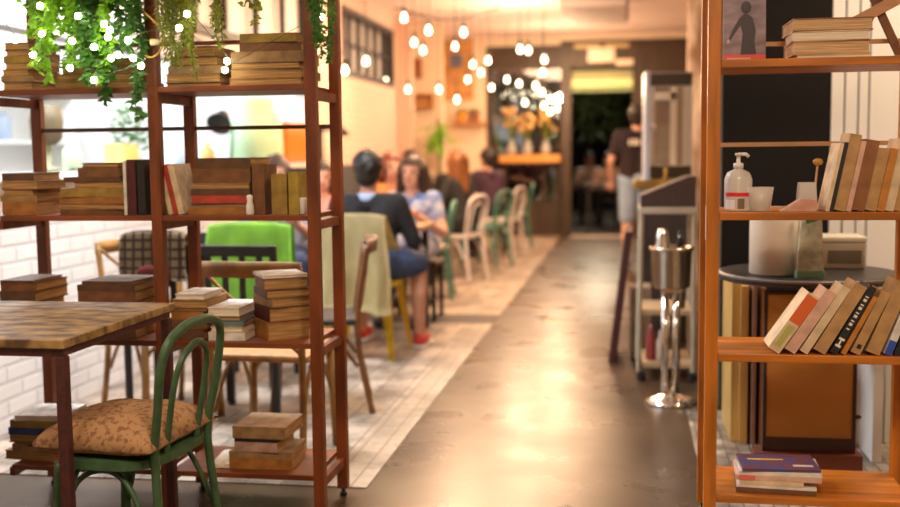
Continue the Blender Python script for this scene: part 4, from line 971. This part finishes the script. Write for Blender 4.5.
# street window counter, flowers, awning, exit plate
a = PX(500, YE-.3); b_ = PX(560, YE-.3)
wc = thing('window_counter', 'orange wooden counter shelf along the street window', 'counter', ((a+b_)/2, YE-.2, 0)); zc_ = PZ(155, YE-.3, 530)
obj('counter_top', B(a-(a+b_)/2, b_-(a+b_)/2, -.15, .19, zc_-.1, zc_), mat('orange_counter', (.7, .3, .06), .4), wc)
for x in (a+.05, b_-.05): obj('bracket', B(x-(a+b_)/2-.02, x-(a+b_)/2+.02, .1, .15, 0, zc_-.1), DKWOOD, wc)
for px, h_ in ((512, .5), (528, .42), (546, .5)):
    fv = thing('flower_vase', {512: 'left', 528: 'middle', 546: 'right'}[px]+' vase of dried yellow flowers on the window counter', 'vase', (PX(px, YE-.2), YE-.2, zc_+.0005), group='flower vases on the window counter')
    obj('vase', lathe(BM(), [(.05, 0), (.07, .08), (.035, .18), (.045, .2)], 14), mat('vase_glass', (.4, .42, .4), .2), fv, True)
    sb = BM()
    for k in range(12):
        an_ = random.random()*2*PI; e = Vector((math.cos(an_)*.14*random.random()**.5, math.sin(an_)*.1, .2+h_*random.uniform(.3, .9)))
        tube(sb, [(0, 0, .17), e], .004, 5); obj('flower', ball(BM(), e, random.uniform(.025, .045), u=8, v=6), mat('dried_yellow', (.75, .45, .16), .8, var=.3), fv)
    obj('stems', sb, OLIVE, fv)
sg = thing('sign_plate', 'blank pale sign plate on the dark panel over the door', 'sign', (PX(601, YE-.03), YE-.03, PZ(55, YE-.03, 601)))
obj('plate', B(-.19, .19, 0, .025, -.1, .1, bev=.01), mat('pale_plate', (.85, .66, .5), .4), sg)
sg = thing('door_closer', 'small pale door closer under the sign plate', 'door closer', (PX(624, YE-.06), YE-.06, PZ(62, YE-.06, 624)))
obj('body', B(-.12, .12, 0, .055, -.045, .04, bev=.01), MATS['pale_plate'], sg)
aw = thing('awning', 'rolled striped awning lit yellow outside the door', 'awning', (PX(601, YE+.21), YE+.21, PZ(92, YE+.21, 601)))
aw_w = PX(631, YE+.21)-PX(569, YE+.21)
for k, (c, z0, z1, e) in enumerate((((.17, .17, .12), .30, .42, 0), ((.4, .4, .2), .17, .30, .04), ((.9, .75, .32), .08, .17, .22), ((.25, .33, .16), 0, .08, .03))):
    obj('stripe', B(-aw_w/2, aw_w/2, -.04*k, .1, z0, z1), mat('awning_%d' % k, c, .8, emit=e), aw)  # faint glow in the stripes stands in for light falling on them
# greenery outside
for i, (px, Y, r, py, l) in enumerate(((588, 22, .55, 118, 'dark bush in the street beyond the door, left'), (620, 24, .6, 105, 'dark bush in the street beyond the door, right'), (520, 20, .6, 110, 'dark bush in the street beyond the window'))):
    t = thing('bush', l, 'bush', (PX(px, Y), Y, -.02)); zz = PZ(py, Y, px)
    lf = BM()
    for k in range(500):
        v = Vector((random.gauss(0, 1), random.gauss(0, 1), random.gauss(0, 1))).normalized()*r*random.random()**.4; leaf(lf, v+Vector((0, 0, zz)), Vector((v.x, v.y, random.uniform(-.5, .8))), Vector((0, 0, 1)), .2, .1)
    obj('foliage', lf, leaf_mat('street_leaf', (.06, .07, .02), (.02, .03, .01)), t); obj('trunk', tube(BM(), [(0, 0, 0), (.03, 0, zz)], .06, 8), DKWOOD, t)
ot = ttable('dark cafe table in the street beyond the door', PX(585, 17.), PX(622, 17.), 16.7, 17.2, DKWOOD); ot.location.z = -.02

# ceiling duct
dc = thing('air_duct', 'grey air duct box under the ceiling', 'duct', (PX(596, 11.5), 11.4, 2.6))
obj('casing', B(-.33, .31, -.75, .75, 0, .249, bev=.01), mat('duct_grey', (.62, .55, .52), .6), dc)
obj('end_panel', B(.312, .33, -.73, .73, .02, .249), mat('duct_dark', (.4, .36, .36), .6), dc)
# pendant bulbs
bulb_px = [(491.5, 88, 14.25), (507, 80, 13.65), (519, 84, 13.95), (535.5, 86, 14.1), (541.7, 92.5, 14.59), (525, 103, 15.0), (543.7, 106, 15.0), (550, 112, 15.0), (557, 109, 15.0), (543, 73, 13.12), (544.5, 60, 12.15), (488, 61, 12.22), (472.6, 65, 12.53), (467.7, 80, 13.65), (481, 73, 13.12), (520, 50, 11.4), (528.5, 51, 11.47), (455, 47, 11.18), (463.6, 33, 10.12), (404, 18.5, 9.04), (423, 51, 11.47), (414, 43, 10.88), (428.6, 31, 9.97), (408, 90, 12.4), (386, 82, 12.4), (366, 62, 9.4), (345, 71, 9.0), (439, 90, 12.4), (457, 100, 12.4)]  # deepest ones, low by the window, stand in for reflections in its glass
BG = emit_mat('bulb_glow', (1., .85, .58), 11)
pb0 = None
rows = ['front', 'middle', 'rear']
for i, (px, py, Y) in enumerate(bulb_px):
    p = P(px, py, Y); 
    t = thing('pendant_bulb', 'glowing bare pendant bulb hanging from the ceiling among the string of bulbs, or stand-in for a reflection in the window glass', 'pendant bulb', p, group='pendant bulbs')
    t['label'] = 'glowing globe bulb hanging on a thin cord from the cafe ceiling, or stand-in for a reflection in the window glass'
    if pb0 is None:
        gb = obj('bulb', lathe(BM(), [(.010, .045), (.012, .035), (.022, .010), (.024, -.006), (.018, -.022), (.005, -.029)], 14), BG, t, True); sb_ = obj('socket', lathe(BM(), [(.017, .045), (.018, .1), (.006, .11)], 12), BLACKM, t, True); pb0 = (gb, sb_)
    else:
        for q_ in pb0: c_ = q_.copy(); C.objects.link(c_); c_.parent = t
    obj('cord', tube(BM(), [(0, 0, .105), (0, 0, ZC-p.z)], .003, 5), BLACKM, t)
cz = PZ(14, 10.5, 430)
tag(obj('ceiling_cable', tube(BM(), spline([P(395, 8, 10.2), P(410, 12, 10.2), P(440, 19, 10.2), P(470, 17, 10.3), P(500, 8, 11.0)], 6), .008, 6), BLACKM), 'dark cable swagged below the ceiling over the diners', 'cable')

#================================================================ RIGHT SIDE: behind the pine shelf
Yc = 5.1
a, b_ = PX(722, Yc), PX(829, Yc)
cbd = tag(obj('chalkboard', B(a, b_, 0, .04, .0, 2.4), mat('chalkboard_black', (.004, .0035, .004), .9, scale=230, col2=(.03, .026, .024), spec=.08)), 'tall black chalkboard standing behind the pine bookshelf', 'chalkboard'); cbd.location = (0, Yc, .004)
a, b_ = PX(829, Yc), PX(905, Yc)
sh_ = thing('white_panel', 'white grooved shutter panels beside the black chalkboard', 'shutter', ((a+b_)/2, Yc, .004)); w = (b_-a)
for u0, u1 in ((0, .18), (.19, .36), (.37, .50), (.51, 1.0)): obj('slat', B(-w/2+w*u0, -w/2+w*u1-.004, 0, .05, 0, 2.4, bev=.004), mat('white_gloss', (.82, .79, .75), .4), sh_)
# round black table with things on it
rt = thing('round_table', 'round black cafe table behind the pine bookshelf', 'table', (PX(808, 4.15), 4.13, .004)); RTZ = .765
rad = .32
obj('tabletop', lathe(BM(), [(rad-.01, RTZ-.03), (rad, RTZ-.026), (rad, RTZ-.006), (rad-.006, RTZ)], 48), mat('black_top', (.04, .034, .03), .4, scale=80, col2=(.02, .017, .016)), rt)
obj('rim', lathe(BM(), [(rad+.001, RTZ-.012), (rad+.004, RTZ-.010), (rad+.004, RTZ-.004), (rad+.001, RTZ-.002)], 48), mat('grey_rim', (.25, .22, .2), .4), rt)
obj('pedestal', tube(BM(), [(0, 0, .02), (0, 0, RTZ-.031)], .03, 14), BLACKM, rt); obj('base', lathe(BM(), [(.2, 0), (.2, .012), (.04, .03)], 28), BLACKM, rt)
zt_ = RTZ+.0045
can = tag(obj('canister', lathe(BM(), [(.082, 0), (.088, .006), (.088, .235), (.084, .24)], 32), mat('cream_canister', (.72, .62, .5), .5, var=.12, scale=3), smooth=True), 'cream plastic canister standing on the round black table', 'canister'); can.location = (PX(776, 4.0), 4.02, zt_)
bt = thing('bottle', 'square pale green glass bottle beside the cream canister', 'bottle', (PX(811, 3.9), 3.92, zt_))
gb_ = BM(); prism(gb_, [(-.047, 0), (.047, 0), (.044, .03), (.034, .24), (.030, .245), (-.024, .245), (-.030, .24), (-.043, .03)], -.035, .035)
obj('glass_body', gb_, mat('green_glass', (.74, .82, .70), .08, trans=.15, var=.45, scale=16), bt); obj('glass_foot', B(-.048, .048, -.037, .037, 0.0002, .028, bev=.005), mat('green_foot', (.2, .45, .3), .12), bt)
obj('green_print', prism(BM(), [(-.018, .19), (.02, .2), (.026, .225), (.0, .235), (-.018, .22)], -.0362, -.0352), mat('dark_green_print', (.05, .2, .14), .4), bt)
obj('highlight_edge', B(-.0465, -.0415, -.0358, -.0352, .01, .1), mat('white_plastic', (.8, .76, .72), .3), bt)  # white strip painted as a glint on the glass edge
pr_ = thing('card_printer', 'pale boxy printer on the round table right of the bottle', 'printer', (PX(842, 4.22), 4.28, zt_))
obj('body', B(-.085, .085, -.08, .08, 0, .10, bev=.006), mat('pale_grey_plastic', (.55, .47, .37), .5), pr_); obj('lid', B(-.095, .088, -.09, .085, .101, .122, bev=.006), mat('pale_lid', (.65, .58, .45), .4), pr_); obj('slot', B(-.05, .07, -.083, -.0805, .02, .07), mat('dark_slot', (.2, .17, .13), .6), pr_)
# frames leaning behind the lower shelf
def panel(nm, px0, px1, py0, Y, m, l, lean=0., d=.02, frame=None):
    xa, xb = PX(px0, Y, 370), PX(px1, Y, 370); h_ = PZ(py0, Y, (px0+px1)/2)
    o = obj(nm, B(xa, xb, 0, d, 0, h_, bev=.002), m); o.location = (0, Y, .0045); o.rotation_euler = (-lean, 0, 0)
    return tag(o, l, 'panel')
panel('wood_panel', 731, 739, 283, 4.55, mat('yellow_ply', (.62, .40, .12), .5, var=.2, scale=6, stretch=(3, 3, .5)), 'yellow plywood panel on edge, leftmost behind the lower shelf', d=.42)
panel('wood_panel', 740, 748, 287, 4.52, mat('golden_ply', (.55, .31, .09), .5, var=.2, scale=6, stretch=(3, 3, .5)), 'golden plywood panel on edge, second behind the lower shelf', d=.42)
panel('wood_panel', 752, 756, 285, 4.5, mat('dull_red_board', (.3, .14, .09), .6), 'thin dull red board on edge beside the plywood', d=.42)
panel('wood_panel', 760, 765, 288, 4.52, mat('rust_board', (.36, .15, .06), .6), 'thin rust board on edge left of the brown board', d=.42)
pn = thing('framed_board', 'large brown framed board standing behind the leaning paperbacks', 'board', (PX(815, 3.92), 3.92, .145)); xa, xb = PX(766, 3.92)-pn.location.x, PX(861, 3.92)-pn.location.x; ztop = PZ(292, 3.92, 800)-.145
obj('board', B(xa+.012, xb-.012, 0, .02, .05, ztop-.01), mat('tan_hardboard', (.5, .22, .04), .6, var=.15, scale=3), pn)
fb = BM(); box(fb, xa, xb, -.006, .025, 0.0, .05); box(fb, xa, xa+.012, -.004, .022, .05, ztop-.01); box(fb, xb-.012, xb, -.004, .022, .05, ztop-.01); box(fb, xa, xb, -.004, .022, ztop-.01, ztop)
obj('frame', fb, mat('dark_frame', (.05, .02, .015), .5), pn); obj('knot', ball(BM(), (.16, -.001, .13), .012, (1, .1, .7)), MATS['dark_frame'], pn)
panel('wood_panel', 862, 871, 300, 4.62, mat('maroon_board', (.10, .03, .03), .5), 'dark maroon board on edge right of the brown board', d=.3)
panel('wood_panel', 874, 884, 300, 4.3, mat('white_gloss_bright', (.86, .83, .79), .4), 'white panel on edge at the right, tall', lean=0, d=.3)
panel('wood_panel', 886, 893, 300, 4.6, mat('grey_white', (.6, .57, .54), .4), 'second white panel on edge, rightmost behind the shelf', lean=0, d=.3)
lb_ = tag(obj('floor_plinth', B(PX(758, 3.9), PX(868, 3.9), 3.88, 3.98, .0045, .144), mat('red_plinth', (.16, .04, .02), .5)), 'low reddish wooden plinth on the tiled floor', 'plinth')

#================================================================ bar side (640-700 px)
# serving trolley
tY = 5.75; xa, xb = PX(639, tY), PX(697, tY); w = xb-xa
tr = thing('serving_trolley', 'cream framed serving trolley beside the aisle', 'trolley', ((xa+xb)/2, tY, 0)); ztr = PZ(214, tY, 660)
crf = mat('cream_metal', (.52, .45, .33), .45, var=.15)
for sx in (-1, 1):
    for y in (.0, .40): obj('leg', tube(BM(), [(sx*(w/2-.012)-.012*(sx < 0), y, .05), (sx*(w/2-.014), y, ztr-.0)], .013, 8), crf, tr)
    for y in (.0, .40): obj('wheel', lathe(BM(), [(.01, 0), (.026, .008), (.026, .04), (.01, .048)], 14, sx*(w/2-.016), y), BLACKM, tr)
obj('top_tray', B(-w/2, w/2, -.02, .42, ztr, ztr+.035, bev=.005), crf, tr)
for z in (PZ(315, tY, 660), .07): obj('shelf_tray', B(-w/2+.02, w/2-.02, .0, .40, z, z+.025), mat('tan_tray', (.5, .36, .2), .5), tr)
mb = BM(); q0 = ztr+.036
obj('slanted_case', prism(BM(), [(-w/2+.01, q0), (w/2-.005, q0), (w/2-.005, q0+.16), (w/2-.05, q0+.155), (-w/2+.01, q0+.06)], .0, .38), mat('dark_case', (.045, .022, .015), .7, scale=90, col2=(.08, .04, .03)), tr)
zsf = PZ(315, tY, 660)+.0255
for k, (dx, h_, c, l) in enumerate(((-.08, .2, (.3, .05, .05), 'dark red bottle on the trolley shelf'), (-.03, .16, (.7, .6, .5), 'pale jar on the trolley shelf'), (.07, .22, (.05, .06, .04), 'black bottle on the trolley shelf'))):
    o = tag(obj('bottle', lathe(BM(), [(.026, 0), (.028, .005), (.028, h_*.6), (.011, h_*.78), (.011, h_)], 14), mat('trolley_b%d' % k, c, .15), smooth=True), l, 'bottle'); o.location = (tr.location.x+dx, tY+.1, (.096 if k < 2 else zsf)+.0)
# gold tray + display cabinet on counter behind
bc = thing('bar_counter', 'dark bar counter behind the trolley', 'counter', (PX(668, 7.2), 7.2, 0)); zb0 = PZ(188, 7.0, 660)
xa, xb = PX(640, 7.0)-bc.location.x, PX(696, 7.0)-bc.location.x
obj('cabinet', B(xa+.02, xb, -.2, .5, 0, zb0-.03), mat('bar_dark', (.06, .045, .035), .6, var=.3), bc); obj('worktop', B(xa-.02, xb, -.24, .52, zb0-.03, zb0, bev=.004), mat('bar_top', (.28, .24, .18), .4), bc)
gt = thing('tray', 'gold metal tray on the bar counter under the cabinet', 'tray', (PX(660, 7.0), 7.02, zb0+.0005))
gold = mat('gold_metal', (.55, .38, .12), .3, .8); q1 = BM(); box(q1, -.17, .17, -.05, .22, 0, .05, bev=.01); obj('base', q1, gold, gt); obj('handle', tube(BM(), spline([(-.02, -.055, .02), (.02, -.09, .04), (.03, -.09, .10), (.03, -.04, .12)], 5), .011, 8), mat('yellow_handle', (.7, .42, .06), .4), gt, True)
dcY = 7.1; zz0 = zb0+.052; zz1 = PZ(72, dcY, 660)
cbn = thing('display_cabinet', 'pale framed glass display cabinet with open door on the bar', 'cabinet', (PX(668, dcY), dcY+.05, zz0)); xa, xb = PX(647, dcY)-cbn.location.x, PX(692, dcY)-cbn.location.x; hh = zz1-zz0
pf = mat('pale_frame', (.8, .8, .77), .35); fb = BM(); q_ = .045
for x in (xa, xb-q_): 
    for y in (0, .3): box(fb, x, x+q_, y, y+.03, .0, hh)
for z in (0, hh-.09): box(fb, xa+q_, xb-q_, 0, .03, z, z+.09); box(fb, xa+q_, xb-q_, .3, .33, z, z+.06)
for x in (xa, xb-q_): box(fb, x, x+q_, .03, .3, 0, .04); box(fb, x, x+q_, .03, .3, hh-.04, hh)
obj('frame', fb, pf, cbn); obj('header_panel', B(xa+.003, xb-.003, -.006, -.0005, hh-.085, hh-.005), mat('dark_header', (.08, .07, .055), .5), cbn); obj('foot_panel', B(xa+.003, xb-.003, -.006, -.0005, .005, .085), MATS['dark_header'], cbn)
obj('inner_frame', B(xb-q_-.09, xb-q_-.05, .1, .12, .09, hh-.09), mat('white_plastic', (.8, .76, .72), .3), cbn); obj('inner_frame', B(xa+q_, xb-q_-.05, .1, .12, hh-.17, hh-.12), MATS['white_plastic'], cbn)
obj('pane', B(xa+q_, xb-q_, .012, .016, .09, hh-.09), GLASS, cbn); obj('back_panel', B(xa+q_, xb-q_, .29, .3, .06, hh-.06), mat('cab_back', (.2, .14, .09), .6), cbn)
dd = obj('door', B(-.015, .015, -.30, 0, .0, hh-.01, bev=.004), mat('pale_blue_frame', (.62, .68, .78), .3), cbn); dd.location = (xa-.018, -.01, 0); dd.rotation_euler = (0, 0, .05)
obj('knob', ball(BM(), (.035, -.22, hh*.48), .03, (.7, 1, 1)), MATS['white_plastic'], dd, True)
for px, l, h_ in ((658, 'white cup on the bar counter, left under the cabinet', .05),):
    pass
# chrome stand in front
sY = 5.25; sx_ = PX(672, sY)
cs = thing('wine_cooler_stand', 'chrome bucket on a twin post floor stand beside the trolley', 'stand', (sx_, sY, .0)); zbk = PZ(288, sY, 672)
obj('base', lathe(BM(), [(.125, 0), (.125, .012), (.09, .03), (.04, .045), (.03, .06)], 28), CHROME, cs, True)
for dx in (-.028, .024): obj('post', tube(BM(), [(dx, 0, .045), (dx, 0, zbk)], .019, 14), CHROME, cs, True)
obj('bucket', lathe(BM(), [(.075, zbk), (.09, zbk+.01), (.098, zbk+.18), (.108, zbk+.186), (.108, zbk+.2), (.094, zbk+.2), (.085, zbk+.03), (.001, zbk+.02)], 28), mat('warm_steel', (.62, .5, .38), .2, .9), cs, True)
obj('bracket', B(-.05, .05, -.02, .02, zbk-.02, zbk+.005), CHROME, cs)
cn = tag(obj('shaker', lathe(BM(), [(.03, 0), (.034, .01), (.038, .12), (.036, .18), (.028, .21), (.028, .24), (.018, .26), (.001, .265)], 20), CHROME, smooth=True), 'chrome cocktail shaker standing in the steel bucket', 'shaker'); cn.location = (sx_-.045, sY-.01, zbk+.0215)
cn = tag(obj('bottle', lathe(BM(), [(.028, 0), (.03, .01), (.03, .15), (.012, .2), (.012, .25)], 16), mat('black_glass', (.015, .015, .012), .1), smooth=True), 'black bottle standing in the steel bucket', 'bottle'); cn.location = (sx_+.04, sY, zbk+.0215)
# dark leaning board
db = tag(obj('folded_sign', prism(BM(), [(-.075, 0), (-.03, 0), (.06, .76), (.02, .76)], -.0, .5), mat('dark_maroon_wood', (.07, .022, .018), .5, var=.2)), 'dark maroon folding board leaning at the end of trolley', 'board'); db.location = (PX(622, 6.2), 6.2, .0)
o = tag(obj('crate', B(-.06, .06, 0, .25, 0, .42, bev=.006), mat('grey_crate', (.5, .47, .42), .6, var=.2)), 'pale grey bin between the dark board and trolley', 'bin'); o.location = (PX(641, 6.35)-.0, 6.35, .0)

#================================================================ LIGHTS
def area(n, loc, size, power, col, rot=(0, 0, 0), sy=None):
    l = bpy.data.lights.new(n, 'AREA'); l.energy = power; l.color = col; l.size = size
    if sy: l.shape = 'RECTANGLE'; l.size_y = sy
    o = bpy.data.objects.new(n, l); C.objects.link(o); o.location = loc; o.rotation_euler = rot; return o
def point(n, loc, r, power, col):
    l = bpy.data.lights.new(n, 'POINT'); l.energy = power; l.color = col; l.shadow_soft_size = r
    o = bpy.data.objects.new(n, l); C.objects.link(o); o.location = loc; return o
WARM = (1, .64, .38); WARMW = (1, .78, .55); COOL = (.90, .96, 1)
area('front_fill', (.5, .8, 2.8), .6, 80, WARMW)  # unseen fill added overhead to light the shelves from the front
area('left_fill', (-1.6, 1.3, 2.8), .5, 30, WARMW)  # unseen fill added to front-light the left shelf
t_ = area('tiles_fill', (-1.9, 4.7, 2.8), .9, 92, (.86, .93, 1)); t_.data.spread = math.radians(140)  # unseen cool fill added to whiten the tiles and brick
area('middle_fill', (-1.3, 7.8, 2.8), 1.2, 85, WARM)  # unseen warm fill added over the middle of the room
area('far_fill', (-1.3, 9.4, 2.8), 1.4, 95, WARM)  # unseen warm fill added to brighten the far tables
area('door_fill', (-.7, 14.4, 2.8), .8, 70, WARM)  # warm area light added for the door end, no fixture there
area('bar_fill', (.7, 7.6, 2.8), .6, 30, WARMW)  # unseen area light added over the bar side
area('niche_fill', (1.5, 4.2, 2.8), .4, 40, WARMW)  # unseen fill added to brighten the panels behind the pine shelf
area('kitchen_lamp', (-3.9, 6.2, 2.8), 1.2, 205, COOL, sy=5)
point('bulb_light_near', (-1.5, 9.6, 2.25), .06, 58, WARM)
point('bulb_light_middle', (-1.2, 12.0, 2.15), .06, 80, WARM)
point('bulb_light_far', (-.9, 14.2, 2.0), .06, 60, WARM)
point('street_fill', (-.5, 20, 3.2), .2, 200, (1, .85, .6))  # light added so the bushes and figures outside show
w = bpy.data.worlds.new('night'); S.world = w; w.use_nodes = True
w.node_tree.nodes['Background'].inputs[0].default_value = (.02, .02, .03, 1); w.node_tree.nodes['Background'].inputs[1].default_value = .5
S.cycles.use_denoising = True
S.cycles.max_bounces = 8
